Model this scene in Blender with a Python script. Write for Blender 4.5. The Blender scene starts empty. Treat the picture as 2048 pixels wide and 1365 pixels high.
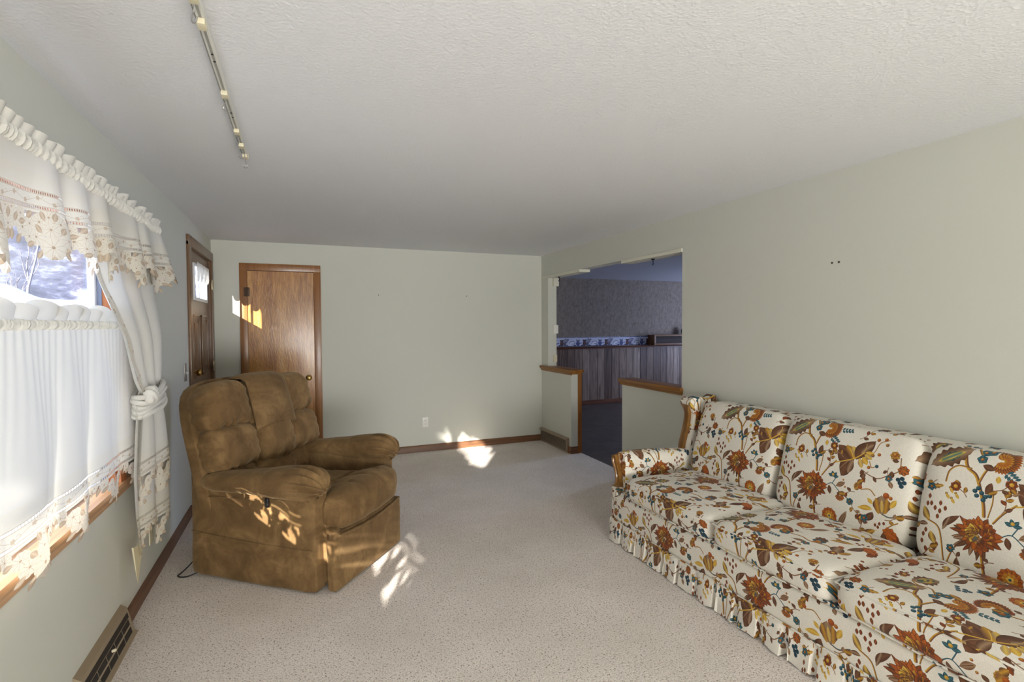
import bpy, bmesh, math, random
import numpy as np
from mathutils import Vector, Matrix, noise
random.seed(7)
PI = math.pi
COL = bpy.context.scene.collection
XL, XR, YB, ZC = -0.8514, 2.9575, 6.2078, 2.44
YR = -2.6            # rear wall, behind the camera
YK = 8.62            # far wall of the dining room
XK = 3.08            # dining side of the right wall
# ---------------------------------------------------------------- materials
def srgb(r, g, b):
    def f(c):
        c /= 255.0
        return c / 12.92 if c <= .04045 else ((c + .055) / 1.055) ** 2.4
    return (f(r), f(g), f(b), 1)
class NT:
    def __init__(s, name):
        s.m = bpy.data.materials.new(name); s.m.use_nodes = True
        s.t = s.m.node_tree; s.n = s.t.nodes; s.l = s.t.links
        s.b = s.n['Principled BSDF']; s.out = s.n['Material Output']
    def N(s, typ, ins=None, **kw):
        n = s.n.new(typ)
        for k, v in kw.items(): setattr(n, k, v)
        for k, v in (ins or {}).items():
            if hasattr(v, 'is_output') or isinstance(v, bpy.types.NodeSocket): s.l.new(v, n.inputs[k])
            else: n.inputs[k].default_value = v
        return n
    def link(s, a, b): s.l.new(a, b)
    def set(s, **kw):
        for k, v in kw.items(): s.b.inputs[k.replace('_', ' ')].default_value = v
    def coord(s, out='Object', scale=(1, 1, 1), rot=(0, 0, 0)):
        tc = s.N('ShaderNodeTexCoord')
        mp = s.N('ShaderNodeMapping', {'Vector': tc.outputs[out], 'Scale': scale, 'Rotation': rot})
        return mp.outputs[0]
    def noise(s, vec, scale, detail=3, rough=.5, dist=0):
        return s.N('ShaderNodeTexNoise', {'Vector': vec, 'Scale': scale, 'Detail': detail, 'Roughness': rough, 'Distortion': dist}).outputs['Fac']
    def ramp(s, fac, stops):
        r = s.N('ShaderNodeValToRGB', {'Fac': fac})
        e = r.color_ramp.elements
        while len(e) > 2: e.remove(e[-1])
        for i, (p, c) in enumerate(stops):
            if i < 2: e[i].position = p; e[i].color = c
            else: x = e.new(p); x.color = c
        return r.outputs['Color']
    def mix(s, fac, a, b, blend='MIX'):
        n = s.n.new('ShaderNodeMix'); n.data_type = 'RGBA'; n.blend_type = blend
        for i, v in ((0, fac), (6, a), (7, b)):
            if isinstance(v, bpy.types.NodeSocket): s.l.new(v, n.inputs[i])
            else: n.inputs[i].default_value = v
        return n.outputs[2]
    def bump(s, h, strength=.3, dist=.01):
        b = s.N('ShaderNodeBump', {'Height': h, 'Strength': strength, 'Distance': dist})
        s.l.new(b.outputs[0], s.b.inputs['Normal']); return b
def plain(name, c, rough=.5, metal=0, **kw):
    t = NT(name); t.set(Base_Color=c, Roughness=rough, Metallic=metal)
    if kw: t.set(**kw)
    return t.m
def wall_mat(name, c, bs=220, st=.12):
    t = NT(name); v = t.coord()
    n = t.noise(v, bs, 2)
    n2 = t.noise(v, 1.1, 2)
    d = (c[0] * .95, c[1] * .95, c[2] * .94, 1)
    t.link(t.mix(n2, d, c), t.b.inputs['Base Color']); t.set(Roughness=.75)
    t.bump(n, st, .002); return t.m
M = {}
M['wall'] = wall_mat('sage_white_wall_paint', srgb(215, 216, 206))
def ceil():
    t = NT('ceiling_texture_paint'); v = t.coord()
    vo = t.N('ShaderNodeTexVoronoi', {'Vector': v, 'Scale': 95.0}); n = t.noise(v, 70, 3)
    t.set(Base_Color=srgb(232, 234, 237), Roughness=.85)
    h = t.N('ShaderNodeMath', {0: vo.outputs['Distance'], 1: n}, operation='ADD').outputs[0]
    t.bump(h, .26, .004); return t.m
M['ceil'] = ceil()
def carpet():
    t = NT('beige_fleck_carpet'); v = t.coord()
    a = t.noise(v, 150, 2, .7); b = t.noise(v, 95, 2, .5); c = t.noise(v, 2.2, 3, .6)
    dr = t.ramp(b, [(.33, srgb(150, 128, 112)), (.40, srgb(255, 255, 255))])
    col = t.mix(.85, t.ramp(a, [(.33, srgb(168, 148, 134)), (.43, srgb(232, 220, 209)), (.54, srgb(247, 238, 229)), (.70, srgb(252, 247, 240))]), dr, 'MULTIPLY')
    col = t.mix(t.ramp(c, [(.35, (0, 0, 0, 1)), (.7, (1, 1, 1, 1))]), col, t.mix(.25, col, srgb(182, 168, 152)))
    t.link(col, t.b.inputs['Base Color']); t.set(Roughness=1.0)
    t.b.inputs['Sheen Weight'].default_value = .2
    h = t.N('ShaderNodeMath', {0: a, 1: b}, operation='ADD').outputs[0]
    t.bump(h, .5, .010); return t.m
M['carpet'] = carpet()
def wood(name, dark, mid, light, axis=2, scale=1.0, rough=.4, coat=0, fig=.5):
    t = NT(name)
    sc = [14, 14, 14]; sc[axis] = .8
    v = t.coord(scale=tuple(x * scale for x in sc))
    n1 = t.noise(v, 1.6, 5, .6, .8)
    sc2 = [60, 60, 60]; sc2[axis] = 2.0
    v2 = t.coord(scale=tuple(x * scale for x in sc2)); n2 = t.noise(v2, 1.5, 3, .6)
    col = t.ramp(n1, [(.3, dark), (.52, mid), (.75, light)])
    col = t.mix(t.ramp(n2, [(.4, (fig, fig, fig, 1)), (.62, (0, 0, 0, 1))]), col, dark)
    t.link(col, t.b.inputs['Base Color']); t.set(Roughness=rough, Coat_Weight=coat, Coat_Roughness=.15)
    t.bump(n2, .12, .002); return t.m
M['trim'] = wood('golden_brown_trim_wood', srgb(100, 62, 34), srgb(138, 86, 48), srgb(160, 104, 62), 1, 1, .45)
M['trimx'] = wood('golden_brown_trim_wood_x', srgb(92, 60, 36), srgb(122, 84, 54), srgb(142, 102, 70), 0, 1, .45)
M['trimz'] = wood('golden_brown_trim_wood_z', srgb(122, 76, 32), srgb(160, 104, 48), srgb(176, 120, 62), 2, 1, .4)
M['cap'] = wood('oak_cap_wood', srgb(120, 78, 30), srgb(158, 106, 44), srgb(180, 126, 60), 1, 1, .4)
M['base_left'] = wood('dark_brown_baseboard', srgb(96, 66, 48), srgb(118, 84, 62), srgb(136, 100, 76), 1, 1, .5)
M['sill'] = wood('pine_sill_wood', srgb(176, 130, 88), srgb(208, 166, 124), srgb(222, 184, 146), 1, .7, .4)
M['jamb'] = wood('orange_jamb_wood', srgb(168, 96, 50), srgb(205, 130, 80), srgb(220, 150, 100), 2, .7, .45)
def closet():
    t = NT('birch_door_veneer')
    n = t.noise(t.coord(scale=(5, 5, .5)), 2.2, 5, .62, 1.2)
    n2 = t.noise(t.coord(scale=(70, 70, 2.2)), 2, 3, .6)
    n3 = t.noise(t.coord(scale=(6, 6, 2.4)), 2.0, 5, .65, 1.4)
    col = t.ramp(n, [(.28, srgb(146, 90, 26)), (.45, srgb(180, 120, 44)), (.60, srgb(200, 142, 60)), (.8, srgb(214, 164, 90))])
    col = t.mix(t.ramp(n2, [(.42, (.4, .4, .4, 1)), (.6, (0, 0, 0, 1))]), col, srgb(124, 72, 22))
    col = t.mix(t.ramp(n3, [(.34, (.55, .55, .55, 1)), (.50, (0, 0, 0, 1))]), col, srgb(134, 82, 24))
    col = t.mix(t.ramp(n3, [(.56, (0, 0, 0, 1)), (.74, (.4, .4, .4, 1))]), col, srgb(204, 160, 110))
    t.link(col, t.b.inputs['Base Color'])
    t.link(t.ramp(n3, [(.35, (.40, .40, .40, 1)), (.7, (.30, .30, .30, 1))]), t.b.inputs['Roughness'])
    t.set(Coat_Weight=.45, Coat_Roughness=.16)
    t.bump(t.noise(t.coord(scale=(30, 30, 9)), 2.5, 4), .5, .006); return t.m
M['closet'] = closet()
M['entry'] = wood('brown_painted_entry_door', srgb(96, 68, 42), srgb(118, 86, 56), srgb(130, 98, 68), 2, 1, .38, .2, .25)
def velvet():
    t = NT('brown_velour'); v = t.coord()
    a = t.noise(v, 4.5, 4, .6, 1.0); b = t.noise(v, 17, 4, .65, .8); c = t.noise(v, 420, 2)
    col = t.ramp(a, [(.30, srgb(98, 75, 47)), (.5, srgb(120, 94, 61)), (.70, srgb(146, 117, 78))])
    col = t.mix(t.ramp(b, [(.34, (.38, .38, .38, 1)), (.50, (0, 0, 0, 1))]), col, srgb(94, 68, 42))
    t.link(col, t.b.inputs['Base Color']); t.set(Roughness=.85, Sheen_Weight=.45, Sheen_Roughness=.35, Sheen_Tint=srgb(225, 200, 160), Specular_IOR_Level=.2)
    h = t.N('ShaderNodeMath', {0: t.noise(v, 9, 3, .6, 1.2), 1: c}, operation='ADD').outputs[0]
    t.bump(h, .2, .012); return t.m
M['velvet'] = velvet()
M['showwood'] = wood('walnut_show_wood', srgb(96, 62, 22), srgb(142, 98, 42), srgb(168, 122, 60), 2, .8, .3, .4)
M['brass'] = plain('aged_brass', srgb(190, 158, 92), .22, 1)
M['steel'] = plain('steel_hook', srgb(165, 165, 162), .35, .7)
M['darkmetal'] = plain('bronze_hinge', srgb(72, 56, 44), .5, .6)
M['black'] = plain('black_plastic', srgb(24, 22, 22), .45)
M['iron'] = plain('black_iron', srgb(20, 20, 22), .5, .4)
M['white'] = plain('white_plastic', srgb(238, 236, 228), .4)
M['whitewood'] = plain('white_painted_sash', srgb(236, 238, 240), .4)
M['gasket'] = plain('blue_grey_gasket', srgb(128, 138, 160), .5)
M['cream'] = plain('cream_paint', srgb(226, 224, 208), .6)
M['creampl'] = plain('yellowed_cream_plastic', srgb(225, 216, 186), .5)
M['track'] = plain('grey_white_enamel_rail', srgb(222, 222, 214), .4)
M['groove'] = plain('grey_rail_channel', srgb(158, 158, 150), .6)
M['taupe'] = plain('taupe_enamel_vent', srgb(158, 142, 118), .45, .1)
M['taupe_d'] = plain('vent_dark_inside', srgb(44, 38, 32), .8)
M['taupe_g'] = plain('brown_grey_vent_face', srgb(104, 94, 82), .5, .2)
M['hole'] = plain('dark_hole', srgb(70, 64, 54), .9)
def tile():
    t = NT('slate_look_vinyl'); v = t.coord()
    br = t.N('ShaderNodeTexBrick', {'Vector': v, 'Scale': 1.0, 'Brick Width': .32, 'Row Height': .32, 'Mortar Size': .005,
        'Color1': srgb(66, 62, 62), 'Color2': srgb(88, 82, 76), 'Mortar': srgb(46, 44, 44)}, offset=0.0)
    n = t.noise(t.coord(scale=(3, 9, 3)), 2, 4, .6, 1)
    col = t.mix(t.ramp(n, [(.35, (0, 0, 0, 1)), (.7, (1, 1, 1, 1))]), br.outputs['Color'], t.mix(.55, br.outputs['Color'], srgb(120, 106, 88)))
    t.link(col, t.b.inputs['Base Color']); t.set(Roughness=.42); t.bump(n, .2, .004); return t.m
M['tile'] = tile()
M['wallpaper'] = None
def paper():
    t = NT('mottled_grey_wallpaper'); v = t.coord(scale=(1, 1, .5))
    n = t.noise(v, 30, 4, .7); n2 = t.noise(t.coord(), 5, 3)
    col = t.ramp(n, [(.35, srgb(122, 110, 98)), (.65, srgb(160, 146, 132))])
    col = t.mix(t.ramp(n2, [(.3, (0, 0, 0, 1)), (.7, (.5, .5, .5, 1))]), col, srgb(146, 134, 124))
    t.link(col, t.b.inputs['Base Color']); t.set(Roughness=.9); return t.m
M['wallpaper'] = paper()
def planks():
    t = NT('barnboard_panelling')
    tc = t.N('ShaderNodeTexCoord'); sx = t.N('ShaderNodeSeparateXYZ', {0: tc.outputs['Object']})
    mp = t.N('ShaderNodeMapping', {'Vector': tc.outputs['Object'], 'Scale': (1.0, 1, 1)})
    d = t.N('ShaderNodeMath', {0: sx.outputs[0], 1: .165}, operation='DIVIDE').outputs[0]
    fl = t.N('ShaderNodeMath', {0: d}, operation='FLOOR').outputs[0]
    wn = t.N('ShaderNodeTexWhiteNoise', {'W': fl}, noise_dimensions='1D')
    cv = t.N('ShaderNodeCombineXYZ', {0: sx.outputs[0], 1: wn.outputs[0], 2: sx.outputs[2]})
    v = t.N('ShaderNodeMapping', {'Vector': cv.outputs[0], 'Scale': (13, 9, .9)}).outputs[0]
    n = t.noise(v, 1.3, 5, .62, 1.5)
    col = t.ramp(n, [(.3, srgb(96, 74, 62)), (.5, srgb(160, 138, 120)), (.72, srgb(192, 172, 152))])
    dk = t.ramp(wn.outputs[0], [(0, srgb(130, 108, 98)), (.25, srgb(190, 175, 165)), (.6, srgb(235, 228, 222)), (1, srgb(255, 255, 255))])
    col = t.mix(1.0, col, dk, 'MULTIPLY')
    fr = t.N('ShaderNodeMath', {0: d}, operation='FRACT').outputs[0]
    gr = t.ramp(fr, [(0, (0, 0, 0, 1)), (.07, (1, 1, 1, 1))])
    col = t.mix(gr, srgb(40, 30, 28), col)
    t.link(col, t.b.inputs['Base Color']); t.set(Roughness=.5); t.bump(gr, .5, .01); return t.m
M['planks'] = planks()
M['railwood'] = wood('chair_rail_wood', srgb(84, 48, 30), srgb(120, 74, 48), srgb(140, 92, 60), 0, 1, .4)
M['hutchwood'] = wood('oak_shelf_wood', srgb(104, 70, 40), srgb(138, 98, 62), srgb(158, 118, 80), 0, 1, .45)
def snow():
    t = NT('snow'); v = t.coord(); n = t.noise(v, .6, 4)
    t.link(t.ramp(n, [(.3, srgb(206, 214, 232)), (.7, srgb(240, 243, 248))]), t.b.inputs['Base Color']); t.set(Roughness=.8)
    t.bump(n, .5, .3); return t.m
M['snow'] = snow()
def hill():
    t = NT('snowy_wooded_hillside'); v = t.coord(scale=(1, 1, 1)); a = t.noise(v, .5, 6, .75); b = t.noise(v, .12, 3)
    col = t.ramp(a, [(.36, srgb(60, 64, 80)), (.5, srgb(88, 92, 112)), (.64, srgb(150, 158, 178))])
    col = t.mix(t.ramp(b, [(.4, (0, 0, 0, 1)), (.65, (.4, .4, .4, 1))]), col, srgb(96, 94, 92))
    t.link(col, t.b.inputs['Base Color']); t.set(Roughness=.95); return t.m
M['hill'] = hill()
M['bark'] = plain('pale_bark', srgb(120, 118, 126), .9)
M['needle'] = plain('spruce_needles', srgb(60, 74, 62), .9)
def glass():
    m = bpy.data.materials.new('window_glass'); m.use_nodes = True; nt = m.node_tree; n = nt.nodes; n.clear()
    o = n.new('ShaderNodeOutputMaterial'); a = n.new('ShaderNodeBsdfTransparent'); g = n.new('ShaderNodeBsdfGlossy')
    g.inputs['Roughness'].default_value = .02; mx = n.new('ShaderNodeMixShader'); fr = n.new('ShaderNodeMath'); fr.operation = 'MULTIPLY'; lw = n.new('ShaderNodeLayerWeight'); lw.inputs[0].default_value = .15; nt.links.new(lw.outputs['Facing'], fr.inputs[0]); fr.inputs[1].default_value = .22
    nt.links.new(fr.outputs[0], mx.inputs[0]); nt.links.new(a.outputs[0], mx.inputs[1]); nt.links.new(g.outputs[0], mx.inputs[2])
    nt.links.new(mx.outputs[0], o.inputs[0]); return m
M['glass'] = glass()
# ---------------------------------------------------------------- painting textiles with numpy
class Paint:
    """A repeating textile design, painted motif by motif into an array; W x Hh metres."""
    def __init__(s, W, Hh, N, bg, alpha=1.0):
        s.W, s.H, s.nx = W, Hh, N; s.ny = int(round(N * Hh / W)); s.k = N / W
        s.a = np.zeros((s.ny, s.nx, 4), np.float32); s.a[..., :3] = np.array(bg) / 255.0; s.a[..., 3] = alpha
        s.rng = np.random.default_rng(3); s.wrapy = True
    def win(s, x0, x1, y0, y1):
        ix = np.arange(int(x0 * s.k) - 1, int(x1 * s.k) + 2); iy = np.arange(int(y0 * s.k) - 1, int(y1 * s.k) + 2)
        if not s.wrapy: iy = iy[(iy >= 0) & (iy < s.ny)]
        X, Y = np.meshgrid((ix + .5) / s.k, (iy + .5) / s.k)
        return ix % s.nx, iy % s.ny, X, Y
    def put(s, ix, iy, m, col, setalpha=None):
        if m.size == 0: return
        m = np.clip(m, 0, 1).astype(np.float32)[..., None]; sub = s.a[np.ix_(iy, ix)]
        c = np.asarray(col, np.float32) / 255.0
        if c.ndim == 1: c = np.broadcast_to(c, sub[..., :3].shape)
        sub[..., :3] = sub[..., :3] * (1 - m) + c * m
        if setalpha is not None: sub[..., 3:] = sub[..., 3:] * (1 - m) + setalpha * m
        s.a[np.ix_(iy, ix)] = sub
    def dot(s, x, y, r, c, c2=None, sa=None):
        ix, iy, X, Y = s.win(x - r * 1.2, x + r * 1.2, y - r * 1.2, y + r * 1.2)
        d = np.hypot(X - x, Y - y); m = (r - d) * s.k + .5
        col = np.array(c, float)
        if c2 is not None:
            f = np.clip(np.hypot(X - x + r * .3, Y - y - r * .3) / r, 0, 1)[..., None]; col = np.array(c2) * (1 - f) + np.array(c) * f
        s.put(ix, iy, m, col, sa)
    def leaf(s, x, y, ang, L, wd, c0, c1, bend=0.0, tip=1.0, vein=None, lobes=0, la=.0, sa=None, out=None):
        """leaf from base (x,y) along ang; colour c0 at the edge/base to c1"""
        R = L * 1.15 + wd
        ix, iy, X, Y = s.win(x - R, x + R, y - R, y + R)
        ca, sn = math.cos(ang), math.sin(ang)
        u = ((X - x) * ca + (Y - y) * sn) / L; v = (-(X - x) * sn + (Y - y) * ca)
        v = v - bend * L * (u * u)
        uu = np.clip(u, 0, 1)
        prof = np.sin(PI * uu ** (tip)) ** .8
        if lobes: prof = prof * (1 - la * (.5 + .5 * np.cos(2 * PI * lobes * uu + (v > 0) * .7)))
        w = wd * prof
        m = np.where((u > 0) & (u < 1), (w - np.abs(v)) * s.k + .5, 0)
        st = .5 + .5 * np.sin((np.abs(v) * 1.2 - u * L * .9) * 2 * PI / .0042)
        f = np.clip(np.abs(v) / (wd + 1e-6) * 1.1 + .35 * (1 - uu) * 0 + .22 * (st - .5), 0, 1)[..., None]
        col = np.array(c1) * (1 - f) + np.array(c0) * f
        if out is not None:
            mo = np.where((u > -.03) & (u < 1.03), (w + .0016 - np.abs(v)) * s.k + .5, 0); s.put(ix, iy, mo, out, sa)
        s.put(ix, iy, m, col, sa)
        if vein is not None:
            mv = np.where((u > -.1) & (u < .85), (.0011 - np.abs(v)) * s.k + .5, 0); s.put(ix, iy, mv, vein, sa)
    def stroke(s, pts, wd, c, c2=None, sa=None):
        """smooth Catmull-Rom stroke"""
        P = [np.array(p, float) for p in pts]; P = [2 * P[0] - P[1]] + P + [2 * P[-1] - P[-2]]
        Q = []
        for i in range(1, len(P) - 2):
            for t in np.linspace(0, 1, 10, endpoint=False):
                Q.append(.5 * ((2 * P[i]) + (-P[i - 1] + P[i + 1]) * t + (2 * P[i - 1] - 5 * P[i] + 4 * P[i + 1] - P[i + 2]) * t * t + (-P[i - 1] + 3 * P[i] - 3 * P[i + 1] + P[i + 2]) * t ** 3))
        Q.append(P[-2]); Q = np.array(Q)
        x0, y0 = Q.min(0) - wd * 1.5; x1, y1 = Q.max(0) + wd * 1.5
        ix, iy, X, Y = s.win(x0, x1, y0, y1); D = np.full(X.shape, 9.0); SG = np.zeros(X.shape)
        for a, b in zip(Q[:-1], Q[1:]):
            d = b - a; L2 = max((d * d).sum(), 1e-12); t = np.clip(((X - a[0]) * d[0] + (Y - a[1]) * d[1]) / L2, 0, 1)
            dd = np.hypot(X - a[0] - t * d[0], Y - a[1] - t * d[1]); sg = (X - a[0]) * d[1] - (Y - a[1]) * d[0]
            k = dd < D; D[k] = dd[k]; SG[k] = sg[k]
        m = (wd / 2 - D) * s.k + .5
        if c2 is not None:
            col = np.where((SG > 0)[..., None], np.array(c2, float), np.array(c, float)); s.put(ix, iy, m, col, sa)
        else: s.put(ix, iy, m, c, sa)
    def image(s, name):
        a = s.a.copy(); im = bpy.data.images.new(name, s.nx, s.ny, alpha=True)
        im.pixels.foreach_set(np.clip(a, 0, 1).ravel()); im.update(); im.pack(); return im
BR, BR2, RU, OR, OC, YE, TE, TD, BG = (88, 58, 42), (118, 80, 56), (150, 74, 34), (186, 104, 40), (196, 146, 52), (220, 186, 84), (70, 112, 118), (40, 70, 84), (164, 134, 104)
def floral():
    W = .69; p = Paint(W, W, 1242, (232, 226, 213))
    # pixel frame of one back cushion: (20,505),(690,735) bottom, (125,75),(795,190) top -> metres on the cloth
    def Q(x, y):
        u = .5; v = .5
        for _ in range(12):
            bx = 20 + 670 * u; by = 505 + 230 * u; tx = 125 + 670 * u; ty = 75 + 115 * u
            v = (by - y) / (by - ty); xx = bx + (tx - bx) * v; u += (x - xx) / 670
        return u * .69, v * .53
    def S(pts, w=.009, c=OC, c2=BR2): p.stroke([Q(*q) for q in pts], w, c, c2)
    def A(dx, dy): return math.atan2(-dy, dx)
    def LF(x, y, x2, y2, wd, c0, c1, **k):
        a = Q(x, y); b = Q(x2, y2); d = (b[0] - a[0], b[1] - a[1]); L = math.hypot(*d)
        p.leaf(a[0], a[1], math.atan2(d[1], d[0]), L, wd, c0, c1, **k)
    def DT(x, y, r, c=RU, c2=YE): q = Q(x, y); p.dot(q[0], q[1], r, c, c2)
    def petals(x, y, n, r0, r1, wd, c0, c1, a0=0, a1=2 * PI, **k):
        q = Q(x, y)
        for i in range(n):
            a = a0 + (a1 - a0) * (i + .5) / n
            p.leaf(q[0] + r0 * math.cos(a), q[1] + r0 * math.sin(a), a, r1 - r0, wd, c0, c1, **k)
    # ---- stems
    S([(300, 600), (304, 520), (303, 470)], .011)
    S([(322, 345), (322, 300), (312, 235), (300, 190), (272, 160), (264, 112)], .013)
    S([(312, 215), (328, 185), (345, 160)], .009)
    S([(285, 165), (240, 155), (205, 175), (190, 215)], .007)
    S([(352, 370), (385, 335), (430, 300)], .008); S([(335, 350), (352, 300), (358, 262)], .005)
    S([(160, 520), (162, 450), (152, 390), (110, 360)], .007); S([(165, 530), (205, 470), (240, 440)], .006)
    S([(375, 420), (410, 412), (450, 455), (500, 495)], .004, TE, TD); S([(410, 412), (430, 385)], .004, TE, TD)
    S([(590, 290), (625, 250), (650, 205), (690, 190)], .004); S([(600, 300), (610, 330), (635, 322)], .004)
    S([(565, 345), (600, 370), (640, 385), (690, 365), (735, 340), (745, 280)], .005, BR2, BG)
    S([(560, 440), (600, 440), (625, 470)], .005); S([(655, 560), (690, 575), (740, 560)], .006, TE, BR2)
    S([(655, 640), (690, 615), (720, 600)], .005); S([(388, 615), (415, 625), (450, 605)], .006)
    # ---- lobed brown leaf with teal net heart
    LF(132, 150, 285, 88, .044, BR, BG, lobes=6, la=.25, out=BR)
    LF(160, 140, 262, 98, .022, TD, YE, lobes=5, la=.2); LF(172, 136, 250, 102, .010, YE, TE)
    # ---- top flower
    petals(395, 132, 22, .012, .058, .0085, BR, OR, a0=-2.2, a1=2.2, out=None)
    petals(390, 132, 14, .004, .036, .008, RU, OC, a0=-2.2, a1=2.4)
    for a, b in ((330, 100), (322, 128), (352, 96)): petals(a, b, 5, 0, .020, .010, TD, TE); DT(a, b, .006, RU, YE)
    LF(365, 170, 325, 150, .014, BR, BR2)
    for k in range(4): LF(455 + 14 * k, 142, 465 + 15 * k, 128 + 3 * k, .0055, TD, TE); LF(455 + 14 * k, 142, 468 + 15 * k, 156, .0055, TD, TE)
    for k in range(4): LF(405 + 8 * k, 180 + 8 * k, 428 + 7 * k, 172 + 9 * k, .0055, TD, TE); LF(405 + 8 * k, 182 + 8 * k, 398 + 8 * k, 200 + 8 * k, .0055, TD, TE)
    LF(378, 192, 374, 220, .009, OC, YE)
    # ---- left small leaf and buds
    LF(108, 238, 182, 232, .014, BR2, OC, lobes=5, la=.3, vein=YE)
    for a, b in ((205, 240), (222, 222), (190, 262), (225, 262), (208, 280)): DT(a, b, .0055, BR2, YE); LF(a, b, a + 10, b + 22, .006, OC, YE)
    LF(228, 210, 240, 240, .011, BR2, OC)
    # ---- berries with bird like leaf
    for a, b in ((295, 250), (308, 240), (300, 268), (318, 258), (330, 272), (345, 268), (322, 284)): DT(a, b, .009, TD, TE)
    LF(330, 262, 362, 225, .014, BR, BR2, bend=.2); LF(340, 262, 372, 250, .010, BR, OC)
    # ---- left sprig
    LF(120, 362, 82, 318, .016, BR2, YE, bend=-.3); LF(112, 380, 70, 362, .010, BR, BG, bend=.3)
    LF(122, 405, 122, 452, .015, BR2, YE, bend=.25); LF(170, 390, 212, 332, .015, BR, BR2, bend=-.35); LF(168, 400, 200, 350, .008, BR, BG)
    for a, b in ((122, 272), (128, 300), (142, 318), (165, 300), (160, 330), (112, 300), (100, 400), (88, 415), (80, 440), (140, 455), (128, 470), (150, 350), (182, 320)): LF(a, b + 10, a + 3, b - 10, .0065, BR, RU)
    # ---- great chrysanthemum
    rg = np.random.default_rng(11)
    def mum(x, y, s=1.0):
        q = Q(x, y)
        def P(n, r0, r1, w, cs, a0, a1, jx=0, jy=0, jr=.12):
            for i in range(n):
                a = a0 + (a1 - a0) * (i + rg.uniform(.1, .9)) / n; L = (r1 - r0) * rg.uniform(1 - jr * 2, 1 + jr) * s; c0, c1 = cs[rg.integers(len(cs))]
                p.leaf(q[0] + jx * s + r0 * s * math.cos(a), q[1] + jy * s + r0 * s * math.sin(a), a, L, w * s * rg.uniform(.8, 1.15), c0, c1, bend=rg.uniform(-.15, .15), out=(84, 52, 36))
        P(13, .03, .098, .0075, [(BR, BR2), (BR, RU), (BR2, BG)], 2.5, 5.2)
        P(20, .02, .080, .012, [(RU, OR), (BR, RU), (RU, (170, 92, 44))], -1.6, 2.9)
        P(18, .018, .066, .012, [(RU, OR), (BR2, RU)], -1.4, 4.6)
        P(14, .010, .050, .012, [(BR, RU), (RU, OR), (RU, OC)], -1.5, 2.8, .006)
        P(12, .006, .040, .010, [(BR2, OC), (OC, YE)], 1.9, 4.9, -.012, .004)
        P(9, .004, .030, .010, [(RU, OR), (BR, RU)], -1.2, 1.8, .012, -.002)
        P(8, .002, .026, .008, [(OC, YE), (BR2, OC)], 1.2, 4.4, -.006)
        for dx, dy, r, c in ((-.004, -.014, .010, TE), (.004, -.022, .007, BG), (-.010, -.024, .006, TE), (0, -.004, .007, YE), (.008, -.012, .006, OC)): p.dot(q[0] + dx, q[1] + dy, r, BR2, c)
    mum(298, 418)
    # ---- acanthus leaf
    LF(520, 300, 470, 205, .030, BR, BR2, bend=.28, out=BR); LF(500, 302, 428, 262, .030, BR, BR2, bend=-.25, out=BR); LF(505, 300, 440, 352, .034, BR, BR2, bend=.30, out=BR); LF(520, 296, 480, 352, .020, BR, BG, bend=.2)
    LF(530, 290, 492, 215, .022, BR2, OC, bend=.1); LF(545, 280, 520, 222, .018, BG, YE, bend=.1)
    LF(535, 290, 590, 182, .036, BR, BR2, bend=-.30, out=BR); LF(560, 262, 606, 205, .020, BR, BG, bend=-.2)
    LF(550, 285, 562, 335, .013, BG, YE); LF(565, 278, 590, 318, .014, OC, YE); LF(575, 266, 612, 290, .013, BG, YE); LF(580, 256, 622, 262, .010, OC, YE)
    S([(430, 305), (480, 298), (530, 285), (575, 258)], .006, YE, OC); S([(520, 288), (512, 258), (500, 232)], .0028, YE, YE); S([(498, 296), (470, 318), (452, 335)], .0028, BG, BG); S([(560, 268), (580, 240), (586, 212)], .003, YE, BG)
    # ---- berries upper right
    for a, b, c in ((640, 190, RU), (675, 187, RU), (682, 215, BR2), (645, 265, RU), (615, 270, BR2), (634, 324, TE), (596, 330, RU)): DT(a, b, .0085, c if c != TE else TD, OC if c != TE else TE)
    petals(718, 268, 7, 0, .024, .010, BR2, OC); DT(718, 262, .010, RU, YE); LF(705, 290, 735, 296, .009, BR, BR2)
    petals(652, 30, 9, 0, .03, .009, BR, BR2)
    # ---- teal star flower, beige leaf, buds
    for a in (.2, 1.0, 1.9, 2.8): q = Q(415, 378); p.leaf(q[0], q[1], a, .030, .008, TD, TE)
    DT(415, 368, .007, OC, YE); LF(392, 420, 398, 465, .011, BR, BR2); LF(430, 425, 480, 408, .013, BR2, BG, vein=BR)
    petals(452, 475, 7, 0, .027, .009, BR2, OR, a0=3.4, a1=6.1); petals(452, 470, 5, 0, .02, .007, BR, BR2, a0=0, a1=3.1)
    petals(502, 503, 6, 0, .019, .009, TD, TE); DT(502, 503, .006, BR, OC); DT(478, 430, .005); DT(470, 395, .005)
    # ---- right of middle
    LF(575, 402, 560, 340, .015, BR, BR2, lobes=3, la=.3); petals(548, 428, 6, 0, .026, .012, BR2, OC, a0=1.2, a1=4.2); DT(555, 430, .010, RU, OR)
    LF(700, 382, 702, 345, .012, BR, BR2); LF(690, 395, 700, 432, .010, BR2, BG); LF(618, 375, 630, 405, .008, BR, BR2)
    for a, b in ((728, 385), (745, 380), (735, 402), (752, 400), (740, 418)): DT(a, b, .010, TD, (48, 60, 70))
    petals(752, 340, 7, 0, .026, .011, BR, OR)
    # ---- pomegranate
    LF(655, 560, 655, 470, .040, BR, BG, out=BR); LF(640, 560, 628, 480, .016, BR2, OC); LF(668, 560, 680, 482, .016, BR2, OC); LF(655, 552, 655, 490, .010, BG, YE)
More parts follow.
